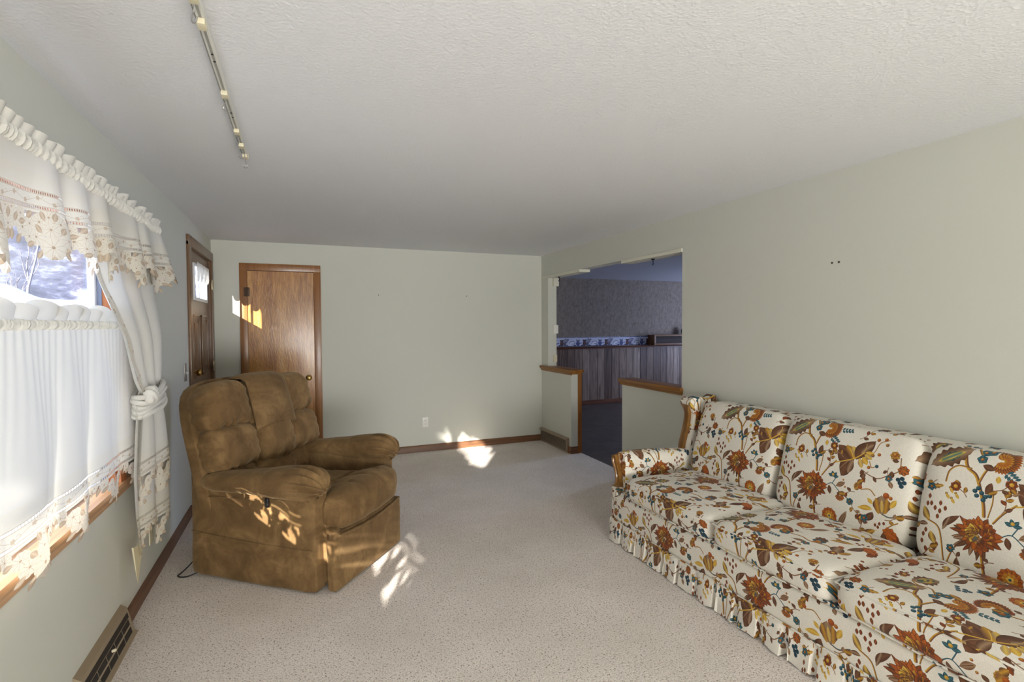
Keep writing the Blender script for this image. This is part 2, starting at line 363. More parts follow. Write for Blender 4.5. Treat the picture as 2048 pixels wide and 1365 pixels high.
    DT(675, 468, .014, RU, OR); DT(694, 480, .009, RU, OC); LF(610, 540, 548, 510, .013, OC, YE, bend=.3); LF(612, 552, 585, 600, .018, BR, BR2, bend=-.2); LF(690, 530, 718, 488, .012, OC, YE); LF(612, 512, 590, 482, .009, OC, YE)
    # ---- orange round flower
    petals(388, 572, 12, .016, .042, .013, RU, OR, out=BR); petals(388, 572, 9, .006, .027, .010, OR, OC); petals(388, 572, 5, 0, .014, .006, YE, YE); DT(388, 572, .005, TD, TE)
    LF(425, 622, 495, 562, .014, BR2, BG, vein=BR, bend=.15)
    for a in range(5): q = Q(286, 580); p.leaf(q[0], q[1], 1.6 + 1.2566 * a, .027, .009, TD, TE)
    DT(286, 580, .009, BR, OC)
    LF(190, 560, 235, 520, .015, BR, BR2, bend=.4); LF(195, 565, 180, 548, .008, BR, BG)
    LF(25, 500, 38, 440, .016, BR, RU, lobes=3, la=.2); petals(10, 440, 8, 0, .032, .012, RU, OR)
    LF(620, 640, 530, 655, .015, BR2, OC, bend=.2, vein=YE); LF(655, 650, 652, 735, .016, BR, BR2, bend=-.3, out=BR)
    for a, b in ((620, 612), (640, 606), (660, 604), (632, 622)): LF(a, b + 10, a + 2, b - 8, .006, BR, RU)
    # ---- the band below the back cushions (metres directly, v .53 - .69)
    def mp(x, y, n, r0, r1, wd, c0, c1, a0=0, a1=2 * PI):
        for i in range(n):
            a = a0 + (a1 - a0) * (i + .5) / n; p.leaf(x + r0 * math.cos(a), y + r0 * math.sin(a), a, r1 - r0, wd, c0, c1)
    p.leaf(.10, .565, 1.1, .10, .042, BR, BG, lobes=5, la=.25, out=BR); p.leaf(.108, .58, 1.1, .07, .020, YE, TD); 
    for a, b in ((.122, .61), (.135, .62), (.128, .635), (.14, .605)): p.dot(a, b, .006, OC, YE)
    p.stroke([(.10, .565), (.13, .55), (.17, .56), (.20, .53)], .007, OC, BR2)
    mp(.34, .61, 20, .012, .055, .009, BR, RU, 0.2, 4.2); mp(.34, .61, 13, .004, .034, .009, RU, OC, 0.2, 4.2)
    mp(.375, .590, 7, .006, .028, .011, TD, TE); p.dot(.375, .590, .011, RU, OC)
    mp(.52, .635, 5, .004, .030, .010, TD, TE); p.dot(.52, .635, .012, OR, OC); p.leaf(.52, .635, 4.4, .034, .010, BR2, OR)
    p.stroke([(.40, .60), (.45, .615), (.50, .605), (.56, .63), (.60, .62)], .008, OC, BR2)
    for a, b in ((.22, .64), (.235, .65), (.21, .655), (.228, .667), (.245, .664), (.20, .67)): p.dot(a, b, .0085, TD, TE)
    p.leaf(.62, .60, 1.9, .075, .026, BR, BG, out=BR); p.leaf(.635, .60, 1.2, .06, .014, BR2, OC); p.dot(.60, .675, .012, RU, OR)
    for a, b in ((.03, .60), (.045, .615), (.02, .63), (.05, .64), (.66, .56), (.675, .575)): p.leaf(a, b, 1.5, .017, .006, BR, RU)
    p.leaf(.44, .56, .4, .06, .012, BR2, BG, vein=BR); p.leaf(.27, .56, 2.6, .05, .013, BR2, OC, bend=.2)
    def sprig(px, py, ang, n=5, s=1.0, bud=None):
        x, y = px / 1800, (1242 - py) / 1800; L = .020 * n * s; pts = []
        for i in range(n + 1):
            t = i / n; a = ang + .5 * math.sin(t * 3); pts.append((x, y)); x += L / n * math.cos(a); y += L / n * math.sin(a)
        p.stroke(pts, .0035, BR2, BG)
        for i, q in enumerate(pts[1:-1]):
            c = ((BR, BR2), (BR, RU), (BR2, OC), (BR2, BG))[(i + int(px)) % 4]; p.leaf(q[0], q[1], ang + (1.0 if i % 2 else -1.0), .026 * s, .0085 * s, c[0], c[1], bend=.2)
        q = pts[-1]
        if bud == 'f':
            for i in range(7): a = i * .9; p.leaf(q[0], q[1], a, .022 * s, .009 * s, BR, RU)
            p.dot(q[0], q[1], .008, OC, YE)
        elif bud == 't':
            for i in range(5): a = i * 1.2566; p.leaf(q[0], q[1], a, .020 * s, .008 * s, TD, TE)
            p.dot(q[0], q[1], .006, RU, OC)
        else: p.leaf(q[0] - .01 * math.cos(ang), q[1] - .01 * math.sin(ang), ang, .034 * s, .013 * s, BR, OC)
    for a_ in ((40, 300, .9, 4, 1, 'f'), (800, 360, .6, 5, 1.0, 't'), (560, 700, 1.2, 4, 1, None), (330, 640, 2.2, 3, 1, 'f'), (940, 640, 4.0, 3, 1, None), (850, 960, 5.2, 4, 1, 'f'), (560, 1060, 3.4, 3, .9, None), (930, 1180, .9, 4, 1, 't'), (60, 1190, .5, 4, 1, None),
               (760, 60, 3.6, 4, 1, None), (1010, 250, .3, 4, .9, 'f'), (340, 1130, 1.9, 3, .9, 't'), (690, 560, 2.4, 3, .9, None), (1100, 560, 4.6, 3, .9, 't'), (110, 560, 4.0, 2, 1, 't'), (860, 850, 3.3, 3, 1, None), (500, 540, .4, 3, 1, 'f'), (1150, 1010, .2, 3, 1, None)): sprig(*a_)
    # weave
    n = p.rng.normal(0, 1, (p.ny, p.nx)).astype(np.float32); h = (np.roll(n, 1, 1) + n + np.roll(n, 2, 1) + np.roll(n, 3, 1)) / 4; v = (np.roll(n, 1, 0) + n + np.roll(n, 2, 0) + np.roll(n, 3, 0)) / 4
    p.a[..., :3] *= (1 + .035 * (h + v))[..., None]
    return p.image('crewel_floral')
def floral_mat():
    t = NT('crewel_floral_cotton'); im = t.N('ShaderNodeTexImage', {'Vector': t.N('ShaderNodeTexCoord').outputs['UV']}); im.image = floral()
    t.link(im.outputs['Color'], t.b.inputs['Base Color']); t.set(Roughness=.9, Sheen_Weight=.1, Specular_IOR_Level=.2)
    t.bump(t.noise(t.coord(), 330, 2), .15, .002); return t.m
M['floral'] = floral_mat()
def lace(dense=False):
    IV, BE, BE2 = (238, 235, 224), (212, 197, 176), (196, 174, 148)
    p = Paint(.36, .27, 720, IV, 1.0); p.wrapy = False
    yy = (np.arange(p.ny) + .5) / p.k
    p.a[yy < .150, :, 3] = 0
    def fl(x, y, r, n=9):
        for i in range(n): a = 2 * PI * i / n + .3; p.dot(x + r * .62 * math.cos(a), y + r * .62 * math.sin(a), r * .42, (236, 229, 213), sa=1)
        p.dot(x, y, r * .7, (238, 232, 217), sa=1)
        for i in range(n):
            a = 2 * PI * i / n + .3; p.stroke([(x + r * .2 * math.cos(a), y + r * .2 * math.sin(a)), (x + r * .9 * math.cos(a), y + r * .9 * math.sin(a))], .0012, BE)
        p.dot(x, y, r * .14, BE2)
    for x, y, r in ((.18, .040, .040), (.128, .072, .028), (.234, .070, .028), (.18, .098, .030), (.105, .112, .026), (.258, .112, .026), (.062, .138, .022), (.298, .138, .022), (.016, .150, .018), (.344, .150, .018), (.18, .138, .026)): fl(x, y, r)
    if dense:
        for x, y, r in ((.07, .098, .030), (.29, .098, .030), (.10, .072, .024), (.26, .072, .024), (.03, .122, .028), (.33, .122, .028), (.0, .10, .024), (.145, .12, .028), (.215, .12, .028)): fl(x, y, r)
        for x, y, a in ((.06, .075, 4.0), (.30, .075, 5.4), (.02, .09, 4.5), (.34, .09, 5.0), (.09, .13, .6), (.27, .13, 2.6), (.18, .012, 4.7), (.0, .09, 4.71)): p.leaf(x, y, a, .036, .011, BE2, BE, vein=(222, 204, 180), sa=1)
    for x, y, a in ((.15, .085, 2.2), (.21, .085, .9), (.165, .125, 1.9), (.195, .125, 1.2), (.085, .118, 3.3), (.275, .118, 6.0), (.215, .03, 5.3), (.145, .03, 4.1), (.0, .150, 4.7), (.12, .055, 3.5), (.24, .055, 5.9), (.045, .14, 4.2), (.31, .14, 5.2)):
        p.leaf(x, y, a, .034, .0095, BE2, BE, vein=(222, 204, 180), sa=1)
    for y in (.166, .215):
        m = (np.abs(yy - y) < .0040)
        xs = (np.arange(p.nx) + .5) / p.k; g = (xs / .0090) % 1 < .62
        rows = np.where(m)[0]; p.a[np.ix_(rows, np.where(g)[0])] = [1, .99, .96, .12]
        for d in (-.0058, .0058): r = np.where(np.abs(yy - y - d) < .0010)[0]; p.a[r, :, :3] = np.array(BE) / 255
    pts = [(x, .190 + .007 * math.sin(2 * PI * x / .12)) for x in np.linspace(0, .36, 25)]; p.stroke(pts, .0014, BE)
    for k in range(6):
        x = .03 + .06 * k; y = .190 + .007 * math.sin(2 * PI * x / .12)
        for j in range(5): p.leaf(x, y, j * 1.2566, .009, .0032, BE, BE)
        p.stroke([(x + .01, y), (x + .022, y + .006), (x + .016, y + .013), (x + .010, y + .008)], .0012, BE)
    return p.image('lace_edging_dense' if dense else 'lace_edging')
LACE_IMG = None
def cloth_mat(name, lacey, period=.36, c=(238, 236, 228), trans=.22, dense=False):
    m = bpy.data.materials.new(name); m.use_nodes = True; nt = m.node_tree; n = nt.nodes; l = nt.links; n.clear()
    o = n.new('ShaderNodeOutputMaterial'); d = n.new('ShaderNodeBsdfDiffuse'); tr = n.new('ShaderNodeBsdfTranslucent'); mx = n.new('ShaderNodeMixShader'); mx.inputs[0].default_value = trans
    l.new(d.outputs[0], mx.inputs[1]); l.new(tr.outputs[0], mx.inputs[2]); last = mx
    if lacey:
        LI = lace(dense)
        tc = n.new('ShaderNodeTexCoord'); sp = n.new('ShaderNodeSeparateXYZ'); l.new(tc.outputs['UV'], sp.inputs[0])
        a = n.new('ShaderNodeMath'); a.operation = 'DIVIDE'; l.new(sp.outputs[0], a.inputs[0]); a.inputs[1].default_value = period
        f = n.new('ShaderNodeMath'); f.operation = 'FRACT'; l.new(a.outputs[0], f.inputs[0])
        b = n.new('ShaderNodeMath'); b.operation = 'DIVIDE'; l.new(sp.outputs[1], b.inputs[0]); b.inputs[1].default_value = .27
        cb = n.new('ShaderNodeCombineXYZ'); l.new(f.outputs[0], cb.inputs[0]); l.new(b.outputs[0], cb.inputs[1])
        im = n.new('ShaderNodeTexImage'); im.image = LI; im.extension = 'EXTEND'; l.new(cb.outputs[0], im.inputs[0])
        l.new(im.outputs['Color'], d.inputs[0]); l.new(im.outputs['Color'], tr.inputs[0])
        tp = n.new('ShaderNodeBsdfTransparent'); m2 = n.new('ShaderNodeMixShader'); l.new(im.outputs['Alpha'], m2.inputs[0]); l.new(tp.outputs[0], m2.inputs[1]); l.new(mx.outputs[0], m2.inputs[2]); last = m2
    else:
        for x in (d, tr): x.inputs[0].default_value = srgb(*c)
    l.new(last.outputs[0], o.inputs[0]); return m
M['sheer'] = cloth_mat('ivory_curtain_cloth', False)
M['lace'] = cloth_mat('ivory_curtain_with_lace_edge', True, .36)
M['lace_v'] = cloth_mat('ivory_valance_with_lace_edge', True, .33, dense=True)
M['ivory'] = cloth_mat('cream_curtain_lining', False, c=(238, 228, 196), trans=.3)
def border():
    p = Paint(.48, .18, 480, (214, 216, 232)); p.wrapy = False
    BL, DB, GR = (70, 80, 128), (66, 52, 60), (136, 132, 150)
    p.stroke([(0, .012), (.48, .012)], .012, (60, 56, 84)); p.stroke([(0, .172), (.48, .172)], .010, (52, 52, 84))
    for k in range(6): p.leaf(.02 + .08 * k, .01, .3 if k % 2 else 2.6, .06, .010, (70, 76, 100), (96, 104, 120))
    p.leaf(.05, .012, 1.57, .11, .040, BL, (96, 106, 150), tip=.8); p.leaf(.05, .07, 1.1, .08, .014, BL, GR); p.leaf(.05, .07, 2.0, .08, .014, BL, GR)
    p.leaf(.09, .06, .2, .05, .008, BL, BL)
    p.leaf(.19, .012, 1.57, .12, .036, DB, (104, 74, 70), tip=.8); p.dot(.19, .07, .016, (130, 84, 70)); p.dot(.165, .118, .014, DB); p.dot(.215, .118, .014, DB)
    p.dot(.27, .11, .046, GR, (170, 168, 190)); p.dot(.25, .05, .034, (110, 106, 124)); p.dot(.32, .13, .02, GR)
    p.leaf(.31, .03, .35, .16, .030, (226, 228, 240), (240, 240, 248)); p.stroke([(.34, .04), (.37, .09), (.43, .1), (.47, .06), (.40, .05)], .008, (84, 82, 96))
    return p.image('kitchen_border_print')
def border_mat():
    t = NT('printed_wallpaper_border'); im = t.N('ShaderNodeTexImage', {'Vector': t.N('ShaderNodeTexCoord').outputs['UV']}); im.image = border()
    t.link(im.outputs['Color'], t.b.inputs['Base Color']); t.set(Roughness=.8); return t.m
M['border'] = border_mat()
# ---------------------------------------------------------------- geometry helpers
def _root(o):
    while o is not None and o.parent is not None: o = o.parent
    return o
class MB:
    def __init__(s): s.v = []; s.f = []; s.uv = None
    def add(s, vs, fs):
        k = len(s.v); s.v += [tuple(v) for v in vs]; s.f += [tuple(i + k for i in f) for f in fs]; return s
    def box(s, x0, x1, y0, y1, z0, z1, bev=0.0, mat=None):
        bm = bmesh.new(); bmesh.ops.create_cube(bm, size=1)
        for v in bm.verts: v.co = Vector(((x0 + x1) / 2 + v.co.x * (x1 - x0), (y0 + y1) / 2 + v.co.y * (y1 - y0), (z0 + z1) / 2 + v.co.z * (z1 - z0)))
        if bev > 0: bmesh.ops.bevel(bm, geom=bm.edges[:], offset=bev, segments=2, affect='EDGES', profile=.6)
        return s.bm(bm, mat)
    def bm(s, bm, mat=None):
        if mat is not None: bmesh.ops.transform(bm, matrix=mat, verts=bm.verts[:])
        bm.verts.index_update(); s.add([v.co[:] for v in bm.verts], [[v.index for v in f.verts] for f in bm.faces]); bm.free(); return s
    def sphere(s, c, r, sc=(1, 1, 1), n=16):
        bm = bmesh.new(); bmesh.ops.create_uvsphere(bm, u_segments=n, v_segments=max(6, n // 2), radius=r)
        for v in bm.verts: v.co = Vector((c[0] + v.co.x * sc[0], c[1] + v.co.y * sc[1], c[2] + v.co.z * sc[2]))
        return s.bm(bm)
    def tube(s, pts, r, n=8, closed=False, cap=True):
        P = [Vector(p) for p in pts]; k0 = len(s.v); rs = r if isinstance(r, (list, tuple)) else [r] * len(P); up = None
        for i, p in enumerate(P):
            a = P[(i - 1) % len(P)] if (i > 0 or closed) else p; b = P[(i + 1) % len(P)] if (i < len(P) - 1 or closed) else p
            t = (b - a).normalized()
            if up is None: up = Vector((0, 0, 1)) if abs(t.z) < .9 else Vector((1, 0, 0))
            x = t.cross(up).normalized(); up = x.cross(t).normalized()
            for j in range(n): an = 2 * PI * j / n; s.v.append(tuple(p + (x * math.cos(an) + up * math.sin(an)) * rs[i]))
        m = len(P); R = m if closed else m - 1
        for i in range(R):
            for j in range(n):
                a = k0 + i * n + j; b = k0 + i * n + (j + 1) % n; c = k0 + ((i + 1) % m) * n + (j + 1) % n; d = k0 + ((i + 1) % m) * n + j
                s.f.append((a, b, c, d))
        if cap and not closed: s.f.append(tuple(k0 + j for j in range(n))[::-1]); s.f.append(tuple(k0 + (m - 1) * n + j for j in range(n)))
        return s
    def lathe(s, prof, c, axis=(0, 0, 1), n=24):
        ax = Vector(axis).normalized(); u = ax.orthogonal().normalized(); w = ax.cross(u); k0 = len(s.v); c = Vector(c)
        for r, h in prof:
            for j in range(n): a = 2 * PI * j / n; s.v.append(tuple(c + ax * h + (u * math.cos(a) + w * math.sin(a)) * r))
        for i in range(len(prof) - 1):
            for j in range(n): s.f.append((k0 + i * n + j, k0 + i * n + (j + 1) % n, k0 + (i + 1) * n + (j + 1) % n, k0 + (i + 1) * n + j))
        s.f.append(tuple(k0 + j for j in range(n))[::-1]); s.f.append(tuple(k0 + (len(prof) - 1) * n + j for j in range(n))); return s
    def prism(s, poly, axis, a0, a1):
        """extrude polygon of 2D points along an axis (0,1,2); the points are the other two coordinates in order"""
        def P(p, a): q = list(p); q.insert(axis, a); return tuple(q)
        n = len(poly); k = len(s.v); s.v += [P(p, a0) for p in poly] + [P(p, a1) for p in poly]
        for i in range(n): s.f.append((k + i, k + (i + 1) % n, k + n + (i + 1) % n, k + n + i))
        s.f.append(tuple(k + i for i in range(n))[::-1]); s.f.append(tuple(k + n + i for i in range(n))); return s
    def grid(s, fn, us, vs, uv=None):
        k = len(s.v); n = len(vs)
        for u in us:
            for v in vs: s.v.append(tuple(fn(u, v)))
        for i in range(len(us) - 1):
            for j in range(n - 1): s.f.append((k + i * n + j, k + (i + 1) * n + j, k + (i + 1) * n + j + 1, k + i * n + j + 1))
        if uv:
            if s.uv is None: s.uv = {}
            for i, u in enumerate(us):
                for j, v in enumerate(vs): s.uv[k + i * n + j] = uv(u, v)
        return s
    def pillow(s, c, h, p=5, n=20, ax=None, disp=None, warp=None):
        """rounded cushion: centre c, half sizes h, exponent p; ax = 3 axes"""
        bm = bmesh.new(); bmesh.ops.create_cube(bm, size=2); bmesh.ops.subdivide_edges(bm, edges=bm.edges[:], cuts=n, use_grid_fill=True)
        A = [Vector(a) for a in (ax or ((1, 0, 0), (0, 1, 0), (0, 0, 1)))]; c = Vector(c); ps = p if isinstance(p, (tuple, list)) else (p, p, p)
        for v in bm.verts:
            q = [math.tan(x * PI / 4 * .98) / math.tan(PI / 4 * .98) for x in v.co]
            lo, hi = 0.3, 1.2
            for _ in range(22):
                m = (lo + hi) / 2
                if sum(abs(q[i] * m) ** ps[i] for i in range(3)) > 1: hi = m
                else: lo = m
            q = Vector([x * m for x in q])
            if warp: q = warp(q)
            w = Vector((q.x * h[0], q.y * h[1], q.z * h[2]))
            if disp:
                nn = Vector([math.copysign(abs(q[i]) ** (ps[i] - 1), q[i]) / h[i] for i in range(3)])
                if nn.length > 1e-9: w = w + nn.normalized() * disp(q)
            v.co = c + A[0] * w.x + A[1] * w.y + A[2] * w.z
        return s.bm(bm)
    def build(s, name, mat, parent=None, smooth=True, kind=None, uvf=None, angle=None):
        me = bpy.data.meshes.new(name); vs = s.v; r = _root(parent); loc = None
        if r is not None:
            inv = r['_m']; inv = Matrix([inv[i * 4:i * 4 + 4] for i in range(4)]).inverted(); vs = [inv @ Vector(v) for v in vs]
        elif kind is None and vs:
            a = np.array(vs); loc = Vector(((a[:, 0].min() + a[:, 0].max()) / 2, (a[:, 1].min() + a[:, 1].max()) / 2, a[:, 2].min())); vs = [Vector(v) - loc for v in vs]
        me.from_pydata([tuple(v) for v in vs], [], s.f); me.update()
        bm = bmesh.new(); bm.from_mesh(me)
        if s.uv is None: bmesh.ops.recalc_face_normals(bm, faces=bm.faces[:])
        bm.to_mesh(me); bm.free()
        if s.uv is not None:
            L = me.uv_layers.new(name='UVMap')
            for lp in me.loops: L.data[lp.index].uv = s.uv.get(lp.vertex_index, (0, 0))
        elif uvf:
            L = me.uv_layers.new(name='UVMap')
            Mx = Matrix.Identity(4)
            if r is not None: q = r['_m']; Mx = Matrix([q[i * 4:i * 4 + 4] for i in range(4)])
            elif loc is not None: Mx = Matrix.Translation(loc)
            for f in me.polygons:
                for li in f.loop_indices: L.data[li].uv = uvf(Mx @ me.vertices[me.loops[li].vertex_index].co, f.normal)
        me.materials.append(mat); o = bpy.data.objects.new(name, me); COL.objects.link(o)
        if parent is not None: o.parent = parent
        if loc is not None: o.location = loc
        if smooth:
            for p in me.polygons: p.use_smooth = True
            me.set_sharp_from_angle(angle=math.radians(angle or 40))
        if kind: o['kind'] = kind
        if parent is None and loc is not None: o['_m'] = [x for row in Matrix.Translation(loc) for x in row]
        elif parent is None: o['_m'] = [x for row in Matrix.Identity(4) for x in row]
        return o
def B(x0, x1, y0, y1, z0, z1, bev=0.0): return MB().box(x0, x1, y0, y1, z0, z1, bev)
def tag(o, label, cat, group=None):
    o['label'] = label; o['category'] = cat
    if group: o['group'] = group
    return o
def thing(name, label, cat, loc, rz=0, group=None):
    o = bpy.data.objects.new(name, None); COL.objects.link(o); o.empty_display_size = .1
    o.location = loc; o.rotation_euler = (0, 0, rz); Mx = Matrix.Translation(Vector(loc)) @ Matrix.Rotation(rz, 4, 'Z')
    o['_m'] = [x for row in Mx for x in row]; return tag(o, label, cat, group)
def copy_thing(o, label=None, loc=None):
    c = o.copy(); COL.objects.link(c)
    if label: c['label'] = label
    if loc is not None: c.location = loc
    def rec(src, dst):
        for ch in [x for x in bpy.data.objects if x.parent == src]:
            d = ch.copy(); COL.objects.link(d); d.parent = dst; rec(ch, d)
    rec(o, c); return c
def struct(name, mb, mat, parent=None, smooth=False): return mb.build(name, mat, parent, smooth=smooth, kind='structure')
def part(name, mb, mat, parent, **k): return mb.build(name, mat, parent, **k)
def strct_root(name):
    o = bpy.data.objects.new(name, None); COL.objects.link(o); o['kind'] = 'structure'; o['_m'] = [x for row in Matrix.Identity(4) for x in row]; return o
def ls(a, b, n): return [a + (b - a) * i / (n - 1) for i in range(n)]
def sst(a, b, x): t = min(1, max(0, (x - a) / (b - a))); return t * t * (3 - 2 * t)
# ---------------------------------------------------------------- the room
WY0, WY1, WZ0, WZ1 = .30, 3.09, .765, 2.0        # picture window opening in the left wall
DY0, DY1, DZ1 = 5.02, 6.115, 2.215                # entry door opening in the left wall
XO = -.94                                          # outer face of the left wall
w = MB()
w.box(XO, XL, YR - .1, WY0, 0, ZC); w.box(XO, XL, WY0, WY1, 0, WZ0 - .03); w.box(XO, XL, WY0, WY1, WZ1, ZC)
w.box(XO, XL, WY1, DY0, 0, ZC); w.box(XO, XL, DY0, DY1, DZ1, ZC); w.box(XO, XL, DY1, YB + .12, 0, ZC)
struct('wall_left', w, M['wall'])
struct('wall_back', B(XL, XR, YB, YB + .12, 0, ZC), M['wall'])
# right wall: opening from y 3.48 to 6.02, half walls below, header above
OY0, OY1, OZ = 3.48, 6.015, 2.166
HY0, HY1, HZ = 4.35, 5.40, .945
w = MB()
w.box(XR, XK, YR - .1, OY0, 0, ZC); w.box(XR, XK, OY0, YB + .12, OZ, ZC); w.box(XR, XK, OY1, YB + .12, 0, OZ)
w.box(XR, XK, OY0, HY0, 0, HZ); w.box(XR, XK, HY1, OY1, 0, HZ)
struct('wall_right', w, M['wall'])
w = MB(); RW0, RW1, RZ1 = -.3, 2.5, 2.2      # wide cased opening behind the camera, added with a closed hall for the fill lamp
w.box(XL, XR, YR - .12, YR, RZ1, ZC); w.box(XL, RW0, YR - .12, YR, 0, RZ1); w.box(RW1, XR, YR - .12, YR, 0, RZ1)
struct('wall_rear', w, M['wall'])
YH = -5.2
w = MB(); w.box(-1.4, 3.6, YH - .1, YH, 0, ZC); w.box(-1.5, -1.4, YH, YR - .12, 0, ZC); w.box(3.6, 3.7, YH, YR - .12, 0, ZC); w.box(-1.4, XL, YR - .13, YR - .12, 0, ZC); w.box(XR, 3.6, YR - .13, YR - .12, 0, ZC)
struct('wall_fill_hall', w, M['wall']); struct('ceiling_fill_hall', B(-1.5, 3.7, YH, YR - .12, ZC, ZC + .05), M['wall']); struct('floor_fill_hall', B(-1.5, 3.7, YH, YR - .12, -.12, 0), M['carpet'])  # closed hall behind the camera, added to hold the room's fill lamp
struct('ceiling', B(XO, XK, YR - .12, YB + .12, ZC, ZC + .05), M['ceil'])
struct('floor', B(XO, 3.085, YR - .12, YB + .12, -.12, 0), M['carpet'])
# dining room beyond
struct('floor_dining', B(3.085, 9.4, 1.0, YK + .1, -.12, -.004), M['tile'])
struct('ceiling_dining', B(XK, 9.4, 1.0, YK + .1, 2.41, 2.50), wall_mat('dining_ceiling_paint', srgb(206, 206, 212)))
struct('wall_dining_back', B(XK, 9.4, YK, YK + .1, 0, 2.5), M['wallpaper'])
struct('wall_dining_left', B(XK - .02, XK + .08, YB + .12, YK, 0, 2.5), M['wallpaper'])
w = MB(); w.box(9.3, 9.4, 1, 5.6, 0, 2.5); w.box(9.3, 9.4, 7.4, YK, 0, 2.5); w.box(9.3, 9.4, 5.6, 7.4, 0, .9); w.box(9.3, 9.4, 5.6, 7.4, 2.1, 2.5)
struct('wall_dining_right', w, M['wallpaper'])
struct('wall_dining_front', B(XK, 9.4, .9, 1.0, 0, 2.5), M['wallpaper'])
struct('wainscot', B(XK + .08, 9.3, YK - .012, YK, .075, 1.08), M['planks'])
b = MB(); b.grid(lambda x, z: (x, YK - .004, z), ls(XK + .08, 9.3, 40), ls(1.115, 1.30, 3), uv=lambda x, z: ((x - 4.33) / .485, (z - 1.115) / .185))
struct('wallpaper_border', b, M['border'])
b = MB().prism([(YK - .001, 1.07), (YK - .03, 1.07), (YK - .03, 1.09), (YK - .055, 1.10), (YK - .06, 1.118), (YK - .001, 1.118)], 0, XK + .08, 9.3)
struct('trim_1', b, M['railwood'])
struct('baseboard_dining', B(XK + .08, 9.3, YK - .016, YK, 0, .085, .003), M['railwood'])
# oak hutch-top shelf standing on the chair rail
hx0, hx1, hz0, hz1 = 6.47, 8.6, 1.120, 1.325
h = thing('display_shelf', 'long low oak shelf box open at the front, above the chair rail', 'shelf', (7.5, YK - .1, hz0))
part('case', B(hx0, hx1, YK - .20, YK - .19 + .19, hz0, hz0 + .02).box(hx0, hx1, YK - .20, YK - .002, hz1 - .02, hz1).box(hx0, hx0 + .02, YK - .195, YK - .002, hz0 + .02, hz1 - .02).box(hx1 - .02, hx1, YK - .195, YK - .002, hz0 + .02, hz1 - .02), M['hutchwood'], h, smooth=False); part('backing', B(hx0 + .02, hx1 - .02, YK - .012, YK - .003, hz0 + .02, hz1 - .02), plain('shade_dark_backing', srgb(58, 42, 32), .7), h, smooth=False)  # backing coloured dark to stand for the shade inside the shelf
f = MB(); f.box(hx0 - .005, hx0 + .035, YK - .212, YK - .2, hz0, hz1, .002); f.box(hx0 + .035, hx1, YK - .212, YK - .2, hz1 - .03, hz1, .002); f.box(hx0 + .035, hx1, YK - .212, YK - .2, hz0, hz0 + .035, .002)
part('face_frame', f, M['hutchwood'], h)
j = MB().lathe([(.02, 0), (.045, .01), (.06, .05), (.058, .09), (.04, .125), (.03, .14), (.034, .15)], (7.28, YK - .11, hz1), n=20)
j.tube([(7.335, YK - .11, hz1 + .11), (7.36, YK - .11, hz1 + .10), (7.365, YK - .11, hz1 + .06), (7.33, YK - .11, hz1 + .04)], .007)
tag(j.build('jug', plain('dark_blue_glaze', srgb(60, 66, 82), .3)), 'small dark blue-grey round jug on top of the oak shelf', 'jug')
# caps on the half walls
def cap(name, y0, y1, wrap):
    c = B(XR - .035, XK + .035, y0, y1, HZ + .022, HZ + .052, .005)
    c.prism([(XR - .001, HZ - .012), (XR - .014, HZ - .008), (XR - .02, HZ + .010), (XR - .03, HZ + .022), (XR - .001, HZ + .022)], 1, y0 + .01, y1 - .01)
    c.box(XR - .012, XK + .012, y0 + .004, y1 - .004, HZ - .0, HZ + .0225)
    return struct(name, c, M['cap'], smooth=True)
cap('trim_2', HY1 - .03, YB - .002, 1); cap('trim_3', OY0 - .02, HY0 + .03, 1)
# wood strip on the end of the half walls
struct('trim_4', B(XK - .035, XK + .014, HY1 - .012, HY1 + .055, 0, HZ, .002), M['trimz'])
struct('trim_5', B(XK - .035, XK + .014, HY0 - .055, HY0 + .012, 0, HZ, .002), M['trimz'])
# painted header strips left by a curtain valance
struct('trim_6', B(XR - .008, XK + .01, 5.19, YB - .002, OZ - .03, OZ, .001), M['cream'])
struct('trim_7', B(XR - .008, XK + .01, OY0, 4.36, OZ - .03, OZ, .001), M['cream'])
struct('trim_8', B(XK - .06, XK + .012, OY1 - .045, OY1, OZ - .135, OZ - .032, .001), M['cream'])
# baseboards
bb = MB().prism([(YB - .001, 0), (YB - .018, 0), (YB - .018, .066), (YB - .010, .078), (YB - .001, .080)], 0, .222, XR)
struct('baseboard_back', bb, M['trimx'], smooth=True)
bb = MB().prism([(YB - .001, 0), (YB - .018, 0), (YB - .018, .066), (YB - .010, .078), (YB - .001, .080)], 0, XL, -.598)
struct('baseboard_back_left', bb, M['trimx'], smooth=True)
def bleft(n, y0, y1): struct(n, MB().prism([(XL + .001, 0), (XL + .018, 0), (XL + .018, .066), (XL + .010, .078), (XL + .001, .080)], 1, y0, y1), M['base_left'], smooth=True)
bleft('baseboard_left', 3.085, 4.855); bleft('baseboard_left_near', YR, 2.50)
def bright(n, y0, y1): struct(n, MB().prism([(XR - .001, 0), (XR - .018, 0), (XR - .018, .066), (XR - .010, .078), (XR - .001, .080)], 1, y0, y1), M['trim'], smooth=True)
bright('baseboard_right', YR, HY0); bright('baseboard_partition', HY1 - .002, 5.452)
struct('baseboard_end', B(XR - .018, XK - .036, HY1 - .018, HY1, 0, .08, .002), M['trimx'])
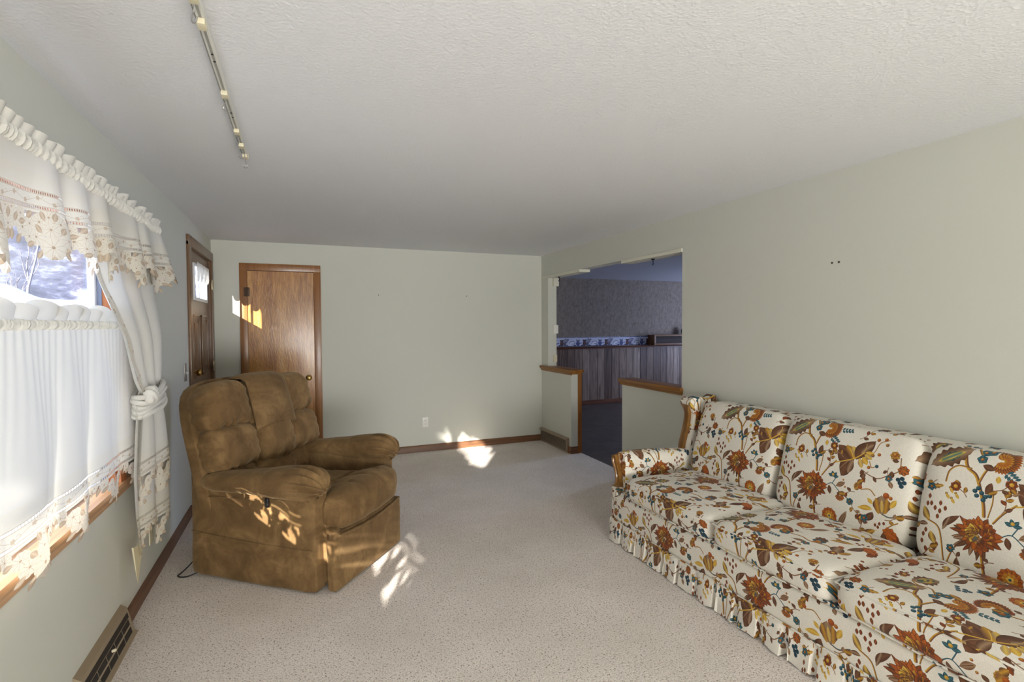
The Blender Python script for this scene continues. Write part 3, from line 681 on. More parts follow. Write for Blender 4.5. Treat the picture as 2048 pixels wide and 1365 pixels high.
# ---------------------------------------------------------------- picture window
wn = strct_root('window_1')
struct('window_jamb', B(-.904, XL, WY1 - .02, WY1, WZ0 - .03, WZ1, .001).box(-.904, XL, WY0, WY0 + .02, WZ0 - .03, WZ1).box(-.904, XL, WY0, WY1, WZ1 - .02, WZ1), M['jamb'], wn)
struct('window_casing', B(XL, XL + .02, WY1 - .012, WY1 + .07, WZ0 - .01, WZ1 + .06, .004).box(XL, XL + .02, WY0 - .07, WY0 + .012, WZ0 - .01, WZ1 + .06, .004).box(XL, XL + .02, WY0, WY1, WZ1 - .01, WZ1 + .06, .004), M['jamb'], wn)
s = MB().prism([(-.936, WZ0 - .03), (XL + .005, WZ0 - .03), (XL + .005, WZ0 - .067), (XL + .014, WZ0 - .067), (XL + .022, WZ0 - .045), (XL + .026, WZ0 - .030), (XL + .030, WZ0 - .026), (XL + .034, WZ0 - .014), (XL + .030, WZ0), (-.936, WZ0)], 1, WY0 - .08, WY1 + .17)
struct('window_sill', s, M['sill'], wn, smooth=True)
MUL = [(1.38, 1.50)]
fr = MB(); X0, X1 = -.935, -.905
fr.box(X0, X1, WY1 - .048, WY1, WZ0, WZ1 - .02, .003).box(X0, X1, WY0, WY0 + .058, WZ0, WZ1 - .02, .003).box(X0, X1, WY0 + .05, WY1 - .05, WZ0, WZ0 + .012, .003).box(X0, X1, WY0 + .05, WY1 - .05, WZ1 - .06, WZ1 - .021, .003)
for a, b_ in MUL: fr.box(X0 - .01, X1 + .01, a, b_, WZ0, WZ1 - .02, .003)
struct('window_frame', fr, M['whitewood'], wn, smooth=True)
struct('gasket', B(-.9045, -.885, WY1 - .027, WY1 - .0195, WZ0, WZ1 - .02), M['gasket'], wn)
struct('pane', B(-.922, -.918, WY0 + .05, WY1 - .04, WZ0 + .01, WZ1 - .05), M['glass'], wn)
# ---------------------------------------------------------------- entry door, left wall
d1 = strct_root('door_1')
cs = MB(); cx0, cx1 = XL, XL + .02
cs.box(cx0, cx1, DY0 - .095, DY0 + .012, 0, DZ1 + .02, .003).box(cx0, cx1, DY1 - .012, YB - .02, 0, DZ1 + .02, .003).box(cx0, cx1 + .001, DY0 - .095, YB - .02, DZ1 - .012, DZ1 + .075, .003)
struct('casing', cs, M['entry'], d1, smooth=True)
struct('jamb', B(XO, XL + .001, DY0, DY0 + .012, 0, DZ1).box(XO, XL + .001, DY1 - .012, DY1, 0, DZ1).box(XO, XL + .001, DY0, DY1, DZ1 - .012, DZ1), M['entry'], d1)
gy0, gy1, gz0, gz1 = 5.27, 5.915, 1.785, 2.075
sl = MB(); a0, a1 = XL - .055, XL - .012; y0, y1 = DY0 + .014, DY1 - .014
sl.box(a0, a1, y0, gy0, .012, DZ1 - .014).box(a0, a1, gy1, y1, .012, DZ1 - .014).box(a0, a1, gy0, gy1, .012, gz0).box(a0, a1, gy0, gy1, gz1, DZ1 - .014)
for p0, p1 in ((5.17, 5.50), (5.60, 5.93)):
    for q0, q1 in ((1.08, 1.64), (.22, .94)):
        # raised moulding frame with a recessed field
        for e, hgt in ((0, .012), (.022, .006)):
            sl.box(a1, a1 + hgt, p0 + e, p1 - e, q1 - e - .02, q1 - e, .003).box(a1, a1 + hgt, p0 + e, p1 - e, q0 + e, q0 + e + .02, .003).box(a1, a1 + hgt, p0 + e, p0 + e + .02, q0 + e, q1 - e, .003).box(a1, a1 + hgt, p1 - e - .02, p1 - e, q0 + e, q1 - e, .003)
        sl.box(a1, a1 + .009, p0 + .075, p1 - .075, q0 + .075, q1 - .075, .006)
struct('door_slab', sl, M['entry'], d1, smooth=True)
lf = MB(); e = .028
lf.box(a0 + .004, a1 + .014, gy0 - .02, gy0 + .012, gz0 - .02, gz1 + .02, .003).box(a0 + .004, a1 + .014, gy1 - .012, gy1 + .02, gz0 - .02, gz1 + .02, .003).box(a0 + .004, a1 + .014, gy0, gy1, gz0 - .02, gz0 + .010, .003).box(a0 + .004, a1 + .014, gy0, gy1, gz1 - .01, gz1 + .02, .003)
struct('door_window_frame', lf, M['whitewood'], d1, smooth=True)
mu = MB()
for k in (1, 2, 3): y = gy0 + .012 + .18 * k; mu.box(a0 + .008, a0 + .024, y - .009, y + .009, gz0, gz1)
struct('muntin', mu, M['whitewood'], d1)
struct('door_pane', B(a0 + .018, a0 + .021, gy0, gy1, gz0, gz1), M['glass'], d1)
kn = MB().lathe([(.030, 0), (.030, .006), (.012, .010), (.011, .034), (.022, .042), (.029, .056), (.026, .070), (.012, .076)], (a1, 5.088, 1.14), (1, 0, 0), 20)
struct('door_knob', kn, M['brass'], d1, smooth=True)
db = MB().lathe([(.024, 0), (.024, .010), (.016, .014)], (a1, 5.10, 1.30), (1, 0, 0), 18); 
def hinge(x, y, z, ax, mat, par, nm='hinge'):
    h = MB(); h.tube([(x, y, z - .05), (x, y, z + .05)], .0075, 10)
    if ax == 'Y': h.box(x - .012, x - .002, y - .030, y + .026, z - .048, z + .048, .001)
    else: h.box(x - .028, x + .028, y + .002, y + .010, z - .048, z + .048, .001)
    return struct(nm, h, mat, par, smooth=True)
HB = plain('brushed_pewter_hinge', srgb(150, 140, 118), .35, .8)
hinge(XL + .024, DY1 - .010, 1.96, 'Y', HB, d1); hinge(XL + .024, DY1 - .010, 1.13, 'Y', HB, d1); hinge(XL + .024, DY1 - .010, .30, 'Y', HB, d1)
# little gathered curtain on the door window
def dcur(s_, z):
    t = (gz1 - z) / .14; ph = (s_ - gy0) / (gy1 - gy0) * 4 * 2 * PI
    return (a1 + .026 + .006 * math.cos(ph), s_, z)
dc = MB(); us = ls(gy0 - .005, gy1 + .005, 60)
for_z = lambda s_: gz1 - .085 - .055 * abs(math.sin((s_ - gy0) / (gy1 - gy0) * 4 * PI)) ** .7
dc.grid(lambda s_, t: dcur(s_, gz1 + .022 + (for_z(s_) - gz1 - .022) * t + (.014 * abs(math.sin((s_ - gy0) / (gy1 - gy0) * 4 * PI)) if t == 0 else 0)), us, ls(0, 1, 8), uv=lambda a, b: (a, 1))
dcr = dc.build('door_curtain', M['sheer']); tag(dcr, 'tiny scalloped white curtain on the small window of the brown entry door', 'curtain')
# ---------------------------------------------------------------- closet door, back wall
d2 = strct_root('door_2'); cl0, cl1, cd0, cd1, ct = -.593, .217, -.524, .148, 2.135
f = MB(); yf = YB - .022
f.box(cl0, cd0 + .004, yf, YB, 0, ct + .0, .003).box(cd1 - .004, cl1, yf, YB, 0, ct, .003).box(cl0, cl1, yf - .0005, YB, ct - .004, ct + .072, .003)
struct('casing', f, wood('orange_brown_casing', srgb(124, 78, 34), srgb(152, 100, 48), srgb(168, 116, 62), 2, 1, .35, .2), d2, smooth=True)
struct('door_slab', B(cd0 + .006, cd1 - .006, YB - .012, YB, .012, ct - .008, .001), M['closet'], d2)
struct('door_gap', B(cd0 + .003, cd1 - .003, YB - .004, YB - .001, 0, ct - .003), M['hole'], d2)
kn = MB().lathe([(.033, 0), (.033, .004), (.026, .008), (.011, .012), (.010, .036), (.021, .043), (.0275, .056), (.025, .068), (.010, .074)], (.078, YB - .012, .957), (0, -1, 0), 24)
struct('door_knob', kn, M['brass'], d2, smooth=True)
for z in (1.90, .28): hinge(-.524, YB - .026, z, 'X', M['darkmetal'], d2)
# ---------------------------------------------------------------- small things on the walls
def plate(x, y, z, name, axis):
    pass
o = thing('outlet', 'white duplex power outlet low on the back wall, right of the closet door', 'outlet', (1.388, YB, .29))
part('cover_plate', B(1.388 - .036, 1.388 + .036, YB - .006, YB, .297, .417, .002), M['white'], o)
for z in (.337, .377):
    r = part('receptacle', MB().lathe([(.017, 0), (.017, .003)], (1.388, YB - .006, z), (0, -1, 0), 20), M['white'], o)
    part('slot', B(1.388 - .008, 1.388 - .0055, YB - .0098, YB - .0088, z - .002, z + .006).box(1.388 + .0055, 1.388 + .008, YB - .0098, YB - .0088, z - .002, z + .006).box(1.388 - .002, 1.388 + .002, YB - .0098, YB - .0088, z - .011, z - .007), M['taupe_d'], r, smooth=False)
sw = thing('light_switch', 'cream light switch plate on the left wall beside the brown entry door', 'light switch', (XL, 4.765, 1.1))
part('cover_plate', B(XL, XL + .006, 4.725, 4.80, 1.10, 1.24, .002), M['steel'], sw); part('toggle', B(XL + .006, XL + .022, 4.757, 4.768, 1.155, 1.175, .002), M['white'], sw)
o2 = thing('outlet', 'cream outlet cover on the left wall half hidden behind the hanging curtain end', 'outlet', (XL, 3.66, .24))
part('cover_plate', B(XL, XL + .006, 3.62, 3.695, .235, .355, .002), M['creampl'], o2)
for k, (x, z) in enumerate(((.849, 1.882), (1.92, 1.888))):
    n = MB().tube([(x, YB, z + .008), (x, YB - .018, z + .002), (x, YB - .024, z + .014)], .0022, 6).lathe([(.004, 0), (.004, .002)], (x, YB - .001, z + .007), (0, -1, 0), 8)
    tag(n.build('picture_nail', M['iron']), ('small dark picture nail on the back wall nearer the closet door', 'small dark picture nail on the back wall nearer the dining opening')[k], 'nail', 'picture nails on the back wall')
for k, y in enumerate((2.162, 2.119)):
    n = MB().lathe([(.0065, 0), (.0065, .0015), (.003, .0018)], (XR, y, 1.895), (-1, 0, 0), 12)
    tag(n.build('wall_anchor', M['hole']), ('left one of two small brown screw anchors in the bare right wall', 'right one of two small brown screw anchors in the bare right wall')[k], 'wall anchor', 'screw anchors in the right wall')
tag(B(XK - .055, XK + .012, OY1 - .030, OY1, 1.42, 1.53, .006).build('door_chime', M['white']), 'small white plastic box on the far edge of the dining opening', 'chime box')
tag(B(XK - .05, XK - .0, OY1 - .018, OY1, 1.05, 1.14, .004).build('light_switch', M['creampl']), 'cream switch on the jamb of the dining opening above the half wall', 'light switch')
def hook(x, y, z, s=1.0, rot=0):
    P = []
    for i in range(15):
        a = -PI * .5 + i / 14 * PI * 1.45; P.append((0, .010 * s * math.cos(a + PI) * -1, -.030 * s + .010 * s * -math.sin(a)))
    c, sn = math.cos(rot), math.sin(rot)
    pts = [(0, 0, 0), (0, 0, -.012 * s), (0, .004 * s, -.018 * s)] + [(0, .011 * s * math.sin(t), -.030 * s + .011 * s * math.cos(t)) for t in ls(0, PI * 1.45, 12)]
    return [(x + p[1] * c, y + p[1] * sn, z + p[2]) for p in pts]
for k, (x, y) in enumerate(((3.02, 5.826), (3.02, 3.95))):
    n = MB().tube(hook(x, y, OZ - .033, 1.3, .6), .0035, 8).lathe([(.018, 0), (.018, .004), (.006, .012)], (x, y, OZ - .030), (0, 0, -1), 16)
    tag(n.build('swag_hook', M['iron']), ('black hook under the header at the far end of the dining opening', 'black hook under the header at the near end of the dining opening')[k], 'hook', 'black hooks under the dining opening header')
# ---------------------------------------------------------------- floor registers
r = thing('baseboard_register', 'taupe metal baseboard heat register at the foot of the left wall under the window', 'register', (XL + .03, 2.8, 0))
y0, y1 = 2.50, 3.085
body = MB().prism([(XL, 0), (XL + .070, 0), (XL + .070, .006), (XL + .056, .014), (XL + .030, .120), (XL + .026, .134), (XL, .152)], 1, y0, y1)
part('housing', body, M['taupe'], r, smooth=False)
lv = MB(); 
for z0, z1 in ((.108, .122),): pass
nn = 6
def slot(mb, yA, yB, zA, zB):
    def xx(z): return XL + .056 - .026 * (z - .014) / .106
    mb.add([(xx(zA) + .0015, yA, zA), (xx(zA) + .0015, yB, zA), (xx(zB) + .0015, yB, zB), (xx(zB) + .0015, yA, zB), (xx(zA) - .004, yA, zA), (xx(zA) - .004, yB, zA), (xx(zB) - .004, yB, zB), (xx(zB) - .004, yA, zB)], [(0, 1, 2, 3), (4, 5, 6, 7), (0, 1, 5, 4), (2, 3, 7, 6), (0, 3, 7, 4), (1, 2, 6, 5)])
for k in range(5):
    yA = y0 + .03 + k * .106; slot(lv, yA, yA + .097, .020, .048); slot(lv, yA, yA + .097, .060, .086)
slot(lv, y0 + .02, y1 - .02, .091, .116)
part('louver', lv, M['taupe_d'], r, smooth=False)
part('damper_lever', MB().lathe([(.006, 0), (.007, .014), (.004, .018)], (XL + .042, 2.80, .072), (1, 0, .3), 10), M['creampl'], r)
r = thing('baseboard_register', 'brown-grey metal register at the foot of the half wall in the back corner', 'register', (XR - .02, 5.8, 0))
ya, yb = 5.455, YB - .004
part('frame', MB().prism([(XR, 0), (XR - .030, 0), (XR - .030, .014), (XR - .020, .14), (XR - .038, .152), (XR - .036, .168), (XR, .176)], 1, ya, yb).box(XR - .034, XR, ya - .004, ya + .020, 0, .17, .002), M['taupe'], r, smooth=False)
g = MB()
for k in range(24): y = ya + .035 + k * (yb - ya - .05) / 24; g.add([(XR - .0315, y, .02), (XR - .0315, y + .018, .02), (XR - .0235, y + .018, .135), (XR - .0235, y, .135), (XR - .026, y, .02), (XR - .026, y + .018, .02), (XR - .019, y + .018, .135), (XR - .019, y, .135)], [(0, 1, 2, 3), (4, 5, 6, 7), (0, 1, 5, 4), (2, 3, 7, 6), (0, 3, 7, 4), (1, 2, 6, 5)])
part('grille', g, M['taupe_g'], r, smooth=False)
# ---------------------------------------------------------------- drapery track on the ceiling
tr = thing('curtain_track', 'long thin grey-white curtain track screwed to the ceiling near the window', 'curtain track', (-.255, 2.3, ZC))
part('rail', MB().box(-.262, -.240, 1.0, 3.07, ZC - .022, ZC, .002), M['track'], tr)
part('channel', MB().box(-.2665, -.2615, 1.0, 3.065, ZC - .018, ZC - .006), M['groove'], tr, smooth=False)
part('channel', MB().box(-.2545, -.2475, 1.0, 3.065, ZC - .0235, ZC - .0215), M['groove'], tr, smooth=False)
part('end_cap', B(-.266, -.238, 3.065, 3.085, ZC - .026, ZC, .003), M['creampl'], tr)
for k, y in enumerate((1.62, 1.755, 2.25, 2.655, 2.85, 3.02)):
    c = part('carrier', B(-.2625, -.2395, y - .022, y + .022, ZC - .040, ZC - .0225, .004), M['creampl'], tr)
    if k != 1: part('hook', MB().tube(hook(-.251, y + .018, ZC - .038, 1.15 if k else 1.25, 2.2 + k), .0022, 7), M['steel'], c)
for k, y in enumerate((1.95, 2.0, 2.45, 2.5)): part('screw', MB().lathe([(.004, 0), (.004, .002)], (-.251, y, ZC - .023), (0, 0, -1), 8), M['iron'], tr)
# ---------------------------------------------------------------- curtains
def wv(s, *ks): return sum(a * math.sin(2 * PI * s / p + q) for a, p, q in ks)
ZR, ZH = 2.085, 1.735
def val(s, z):
    t = max(0.0, (ZR - z) / (ZR - ZH)); s2 = min(s, 3.60)
    ph = 2 * PI * s / .30 + 1.1 * wv(s, (1, .83, .4), (.6, .47, 2)) + .5 * t
    A = .006 + .030 * min(1, t * 1.3)
    x = -.755 + .018 * t + A * math.cos(ph) + .005 * math.cos(2 * ph + 1) * t; y = s2 + .040 * t * math.sin(ph) * (1 if s < 3.5 else .3) + .012 * t * math.sin(2 * ph)
    y += .26 * t * sst(3.2, 3.6, s)
    if s > 3.6: x = x - (s - 3.6) * .9; y = y + .01
    return (x, y, z + .012 * t * math.cos(ph) - .06 * t * sst(1.42, 1.5, s) * sst(1.88, 1.78, s))
v = thing('valance', 'gathered ivory window valance with scalloped beige lace edge across the top of the picture window', 'valance', (-.75, 2.0, 1.74))
us = ls(.15, 3.70, 520)
part('skirt', MB().grid(val, us, ls(ZR, 2.01, 10), uv=lambda s, z: (s * 1.0, z - ZH)), M['sheer'], v)
part('lace_edge', MB().grid(val, us, ls(2.01, ZH, 20), uv=lambda s, z: (s * 1.0 + .05, z - ZH)), M['lace_v'], v)
def pocket(s, a):
    g = .004 * math.sin(2 * PI * s / .022 + 1.5 * math.sin(s * 13)) + .003 * math.sin(2 * PI * s / .05)
    r = .015 + g; s2 = min(s, 3.60)
    return (-.757 + r * math.cos(a) - (max(0, s - 3.6) * .9), s2 + .002 * math.sin(a * 3), ZR + .004 + 1.25 * r * math.sin(a))
part('rod_pocket', MB().grid(pocket, ls(.15, 3.70, 760), ls(0, 2 * PI, 11), uv=lambda a, b: (0, 0)), M['sheer'], v)
def ruf(s, z):
    t = (z - ZR - .015) / .04; s2 = min(s, 3.60); ph = 2 * PI * s / .066 + 2.4 * math.sin(s * 7) + math.sin(s * 23)
    return (-.757 + (.003 + .016 * t) * math.cos(ph) - max(0, s - 3.6) * .9, s2 + .022 * t * math.sin(ph), z + t * (.007 * math.cos(ph * .5 + s * 3) + .006 * math.sin(s * 41)))
part('ruffle', MB().grid(ruf, ls(.15, 3.70, 700), ls(ZR + .012, ZR + .058, 5), uv=lambda a, b: (0, 0)), M['sheer'], v)
# cafe tier
TZ, TH = 1.540, .730
def tier(s, z):
    t = min(1.08, max(0.0, (TZ - z) / (TZ - TH)))
    ph = 2 * PI * (s - .19) / .37 + .9 * math.sin((s - .19) * 5.1 + 1) * (1 - .3 * t) + .25 * math.sin(9 * t + s * 3)
    fine = .0018 * (1 - t) ** 2 * math.sin(2 * PI * s / .055 + 3 * math.sin(s * 6))
    x = -.802 + .004 * t + (.002 + .010 * min(1, t * 1.6)) * math.cos(ph) + .004 * t * math.cos(2 * ph + .8) + fine
    y = s + .055 * t * math.sin(ph) + .022 * t * math.sin(2 * ph + .5)
    return (max(x, -.8165), y, z + .008 * t * math.cos(ph))
c = thing('cafe_curtain', 'sheer white cafe curtain with lace hem covering the lower half of the window', 'curtain', (-.80, 2.0, TH))
us = ls(.22, 3.34, 480)
part('panel', MB().grid(tier, us, ls(TZ - .012, .99, 26), uv=lambda s, z: (s, .3)), M['sheer'], c)
part('lace_edge', MB().grid(tier, us, ls(.99, TH - .02, 18), uv=lambda s, z: (s * .97 - .05, z - TH + .015)), M['lace'], c)
def tpock(s, a):
    r = .011 + .0026 * math.sin(2 * PI * s / .026 + 2 * math.sin(s * 9)) + .0015 * math.sin(2 * PI * s / .011); return (-.800 + r * math.cos(a), s + .006 * math.sin(a), TZ + 1.3 * r * math.sin(a))
part('rod_pocket', MB().grid(tpock, ls(.22, 3.34, 760), ls(0, 2 * PI, 11), uv=lambda a, b: (0, 0)), M['sheer'], c)
def truf(s, z):
    t = (z - TZ - .01) / .05; ph = 2 * PI * s / .13 + 2.2 * math.sin(s * 5)
    t2 = t * (1 - .7 * sst(1.85, 1.7, s) * sst(.7, .9, s)); return (-.800 + (.002 + .018 * t) * math.cos(ph), s + (.060 * math.sin(ph) - .03 + .02 * math.sin(s * 31)) * t, z - .05 * (t - t2) + t * (.016 * math.cos(ph + 1) + .008 * math.sin(s * 23)))
part('ruffle', MB().grid(truf, ls(.22, 3.34, 600), ls(TZ + .010, TZ + .060, 6), uv=lambda a, b: (0, 0)), M['sheer'], c)
# tied back side panel
sp = thing('tied_back_curtain', 'long ivory side curtain pulled over and tied back at the right edge of the window', 'curtain', (-.75, 3.3, .28))
LE = [(2.10, 2.72), (1.95, 2.50), (1.746, 2.585), (1.617, 2.675), (1.488, 2.79), (1.36, 2.885), (1.268, 2.96), (1.194, 3.07)]
RE = [(2.10, 3.58), (1.75, 3.50), (1.53, 3.475), (1.402, 3.475), (1.30, 3.46), (1.194, 3.42)]
def itp(T, z):
    T = sorted(T)
    for (a, b), (c_, d) in zip(T[:-1], T[1:]):
        if z <= c_: k = (z - a) / (c_ - a); k = max(0, k); return b + (d - b) * k
    return T[-1][1]
def upper(u, z):
    l, r = itp(LE, z), itp(RE, z); t = (2.1 - z) / .91
    ph = 2 * PI * u * 3.1 + .6 * math.sin(u * 9) + .8 * t; A = .012 + .008 * t
    return (-.790 + .050 * sst(1.85, 1.45, z) + .004 + A * math.cos(ph) * (1 - .3 * t), l + (r - l) * (u + .022 * math.sin(ph)), z)
part('drape', MB().grid(upper, ls(0, 1, 110), ls(2.06, 1.19, 40), uv=lambda u, z: (z * 1.0 + .1, .02 + .1)), M['sheer'], sp)
ed = MB().grid(lambda u, z: (upper(0, z)[0] + .004 + .002 * math.sin(z * 40), itp(LE, z) + .055 * u - .006, z + .01 * u), ls(0, 1, 8), ls(1.80, 1.20, 40), uv=lambda u, z: (z, .14 + .05 * u))
part('openwork_border', ed, M['lace'], sp)
TL = [(1.21, 3.07), (1.127, 3.03), (1.0, 2.985), (.81, 2.93), (.62, 2.935), (.45, 2.98), (.28, 3.02)]
TR = [(1.21, 3.43), (1.10, 3.47), (1.0, 3.53), (.81, 3.61), (.607, 3.655), (.37, 3.67), (.2, 3.67)]
def tail(off, z0f, z1f):
    def fn(u, t):
        z = 1.20 + ((z0f + (z1f - z0f) * u) - 1.20) * t; l, r = itp(TL, z), itp(TR, z)
        ph = 2 * PI * u * 2.3 + off * 40 + .5 * t; A = .010 + .012 * t
        return (-.745 + off + A * math.cos(ph), l + (r - l) * (u + .03 * math.sin(ph)), z + .01 * math.cos(ph))
    return fn
f1 = tail(.012, .66, .60); f2 = tail(-.012, .40, .27)
for nm, fn, ln in (('tail_front', f1, .55), ('tail_back', f2, .86)):
    part(nm, MB().grid(fn, ls(0, 1, 90), ls(0, 1 - .26 / ln, 24), uv=lambda u, t: (u * .6, .3)), M['sheer'], sp)
    part('lace_edge', MB().grid(fn, ls(0, 1, 90), ls(1 - .26 / ln, 1, 18), uv=lambda u, t, ln=ln: (u * .72 + .05, (1 - t) * ln + .005)), M['lace'], sp)
part('lining', MB().add([(-.782, 3.05, .44), (-.782, 3.22, .40), (-.778, 3.09, .235), (-.790, 3.05, .44)], [(0, 1, 2), (0, 2, 3)]), M['ivory'], sp, smooth=False)
kn = MB()
for k in range(5):
    z = 1.205 - .022 * k; pts = [(-.742 + (.050 + .006 * math.sin(k * 2)) * math.cos(a), 3.235 + (.190 + .008 * (k % 2)) * math.sin(a), z + .028 * math.sin(a) + .006 * math.sin(3 * a + k)) for a in ls(0, 2 * PI, 30)[:-1]]
    kn.tube(pts, .0135, 8, closed=True)
kn.pillow((-.700, 3.09, 1.19), (.03, .05, .045), 2.4, 8, disp=lambda q: .004 * math.sin(q.y * 9 + q.z * 6))
part('tie_band', kn, M['sheer'], sp)
# ---------------------------------------------------------------- recliner
P0 = Vector((.05, 3.10, 0)); F = Vector((.784, -.62, 0)).normalized(); LT = Vector((-F.y, F.x, 0)); UP = Vector((0, 0, 1))
def R(a, b, z): return P0 + F * a + LT * b + UP * z
CB = .475; CC = .45
rc = thing('recliner', 'brown velour power lift recliner with padded back and rolled arms, sunlight patches on its side', 'recliner', R(-.42, CB, 0), math.atan2(F.y, F.x))
AX = (F, LT, UP)
def nz(v, sc, seed=0): return noise.noise(Vector((v[0] * sc + seed, v[1] * sc, v[2] * sc)))
for sgn, nb in ((1, 0.0), (-1, 2 * CC)):
    def b_(x): return nb + sgn * x
    # side box, slightly crowned
    def dsp(q): return .004 * nz(q, 2.2, nb * 3)
    sb = MB().pillow(R(-.437, b_(.064), .313), (.445, .064, .300), (26, 14, 26), 18, AX, disp=dsp, warp=lambda q: Vector((q.x * (1 + .012 * -q.z), q.y, q.z + .012 * -q.x * (1 if q.z < 0 else .3))))
    part('side_panel', sb, M['velvet'], rc)
    pts = [R(-.872 + .866 * t, b_(-.004), .288 - .030 * t - .010 * math.sin(t * PI)) for t in ls(0, 1, 20)]
    part('seam', MB().tube(pts, .0030, 6), M['velvet'], rc)
    pts = [R(-.80 + .78 * t, b_(-.004), .505 + .035 * t) for t in ls(0, 1, 20)]
    part('seam', MB().tube(pts, .0045, 6), M['velvet'], rc)
    # arm pad
    def aw(q, sgn=sgn):
        f = (q.x + 1) / 2; k = .82 + .25 * sst(.35, .95, f); zz = q.z * (.70 + .42 * sst(.2, .9, f)) + .55 * f
        return Vector((q.x - .04 * q.z * (1 if f > .6 else 0), q.y * k, zz))
    def ad(q, sgn=sgn):
        f = (q.x + 1) / 2; r = .003 * nz(q, 3, 5)
        if f > .70:
            k = sst(.70, .95, f); ang = math.atan2(q.z, q.y); r += .011 * k * math.sin(ang * 15 + 1.2 * math.sin(3 * ang))
        return r
    part('armrest', MB().pillow(R(-.375, b_(.040), .592 + (.018 if sgn < 0 else 0)), (.425, .112, .086), (5.5, 2.6, 2.6), 30, AX, disp=ad, warp=aw), M['velvet'], rc)
    for a in (-.80, -.08): part('foot', MB().lathe([(.028, 0), (.036, .05)], R(a, b_(.11), 0), (0, 0, 1), 12), M['black'], rc)
# front posts under the arm bulbs are part of the side boxes; seat
def sw_(q):
    f = (q.x + 1) / 2; lip = sst(.45, 1, f)
    wide = 1 + .30 * sst(.68, .86, f); z = q.z
    zz = z * (.8 + .45 * lip) + (.18 * (1 - q.y * q.y)) * (1 if z > 0 else 0) * lip - .10 * (1 - f)
    x = q.x + .05 * (1 - q.y * q.y) * lip * (.6 - q.z) - .0
    return Vector((x, q.y * wide, zz))
def sd(q):
    f = (q.x + 1) / 2; r = .004 * nz(q, 2.5, 9)
    if q.z > 0:
        r -= .032 * math.exp(-((f - .62) / .026) ** 2) * (1 - abs(q.y) ** 3)
        r -= .010 * math.exp(-((f - .30) / .02) ** 2)
        for y0 in (-.45, .1, .6): r -= .011 * math.exp(-((q.y - y0 - .15 * (f - .7)) / .04) ** 2) * sst(.62, .66, f) * (1 - sst(.85, .98, f))
        r -= .006 * math.exp(-((q.y + .1) / .03) ** 2) * sst(.3, .35, f) * (1 - sst(.62, .66, f))
    if abs(q.y) > .8: r += .004 * math.sin(q.x * 30) * sst(.8, 1, abs(q.y))
    return r
part('seat_cushion', MB().pillow(R(-.225, CC, .440), (.350, .300, .108), (5, 6, 2.8), 40, AX, disp=sd, warp=sw_), M['velvet'], rc)
# footrest board, folded down
fb = MB()
def frp(u, v):  # front face
    b = .055 + .815 * u; z = .012 + .345 * v + .050 * (math.sin(PI * u)) * v * 0
    return b, z
fb.pillow(R(.082, CC - .030, .172), (.032, .378, .165), (5, 22, 22), 18, AX, disp=lambda q: .003 * nz(q, 2, 3), warp=lambda q: Vector((q.x + .16 * q.z * 0 + .15 * q.y, q.y, q.z)))
part('footrest', fb, M['velvet'], rc)
part('footrest_flap', MB().pillow(R(.02, .105, .20), (.07, .035, .16), (8, 6, 8), 10, AX), M['velvet'], rc)
part('seam', MB().tube([R(.125 + .012 * math.sin(PI * t), +.066 + .69 * t, .336 - .02 * math.sin(PI * t)) for t in ls(0, 1, 20)], .007, 6), M['velvet'], rc)
part('base_frame', MB().box(-.36, .42, -.30, .30, .02, .09, mat=Matrix.Translation(R(-.42, CB, 0)) @ Matrix.Rotation(math.atan2(F.y, F.x), 4, 'Z')), M['black'], rc, smooth=False)
# back: leaning shell and cushions
LA = math.atan(.27); BU = (UP * math.cos(LA) - F * math.sin(LA)); BF = (F * math.cos(LA) + UP * math.sin(LA)); BX = (BF, LT, BU)
def K(off, b, h): return R(-.70, b, .61) + BF * off + BU * h
sh = MB().pillow(K(-.125, CB, .17), (.062, .485, .455), (8, 5, 9), 18, BX, warp=lambda q: Vector((q.x + .5 * (abs(q.y) ** 3) * .7, q.y * (1 - .10 * max(0, q.z) ** 3), q.z)))
part('back_shell', sh, M['velvet'], rc)
def wing(b): return .045 * (abs(b - CB) / .45) ** 2
def cush(b0, b1, h0, h1, th, off, seed, nm='back_cushion', pw=(2.3, 4.2, 4.2), tuck='b', round_=None):
    hb, hh = (b1 - b0) / 2, (h1 - h0) / 2
    def dd(q):
        r = .005 * nz(q, 2, seed); g = sst(.45, 1, abs(q.z)) if tuck == 'b' else 0
        r += .010 * sst(.45, .95, -q.z) * math.sin(q.y * 15 + 2 * math.sin(q.y * 5 + seed)) * (1 if q.x > 0 else 0) + .005 * sst(.5, 1, abs(q.y)) * math.sin(q.z * 14 + seed)
        return r
    def wp(q):
        y = q.y
        if round_:
            k = sst(.1, 1, q.z) * sst(0, 1, q.y * round_); y = q.y * (1 - .0 * k); q = Vector((q.x, q.y * (1 - .16 * sst(.2, 1, q.z) * (1 if q.y * round_ > 0 else 0)), q.z - .22 * sst(.2, 1, q.z) * (abs(q.y) ** 2.5 if q.y * round_ > 0 else 0)))
        return q
    cb_ = (b0 + b1) / 2
    return part(nm, MB().pillow(K(off + wing(cb_), cb_, (h0 + h1) / 2), (th, hb, hh), pw, 24, BX, disp=dd, warp=wp), M['velvet'], rc)
def smile(q): return 0
cush(-.005, .345, .280, .592, .128, -.03, 1, round_=-1); cush(-.005, .345, .020, .305, .128, -.03, 2)
cush(.615, .955, .280, .590, .128, -.03, 3, round_=1); cush(.615, .955, .020, .305, .128, -.03, 4)
cush(.322, .648, .00, .300, .135, .015, 5, 'lumbar_cushion'); cush(.30, .66, -.16, .045, .090, .0, 8, 'lower_cushion'); cush(.02, .32, -.12, .045, .07, -.03, 11, 'lower_cushion'); cush(.64, .93, -.12, .045, .07, -.03, 12, 'lower_cushion')
cush(.320, .655, .25, .580, .100, .0, 6, 'head_cushion')
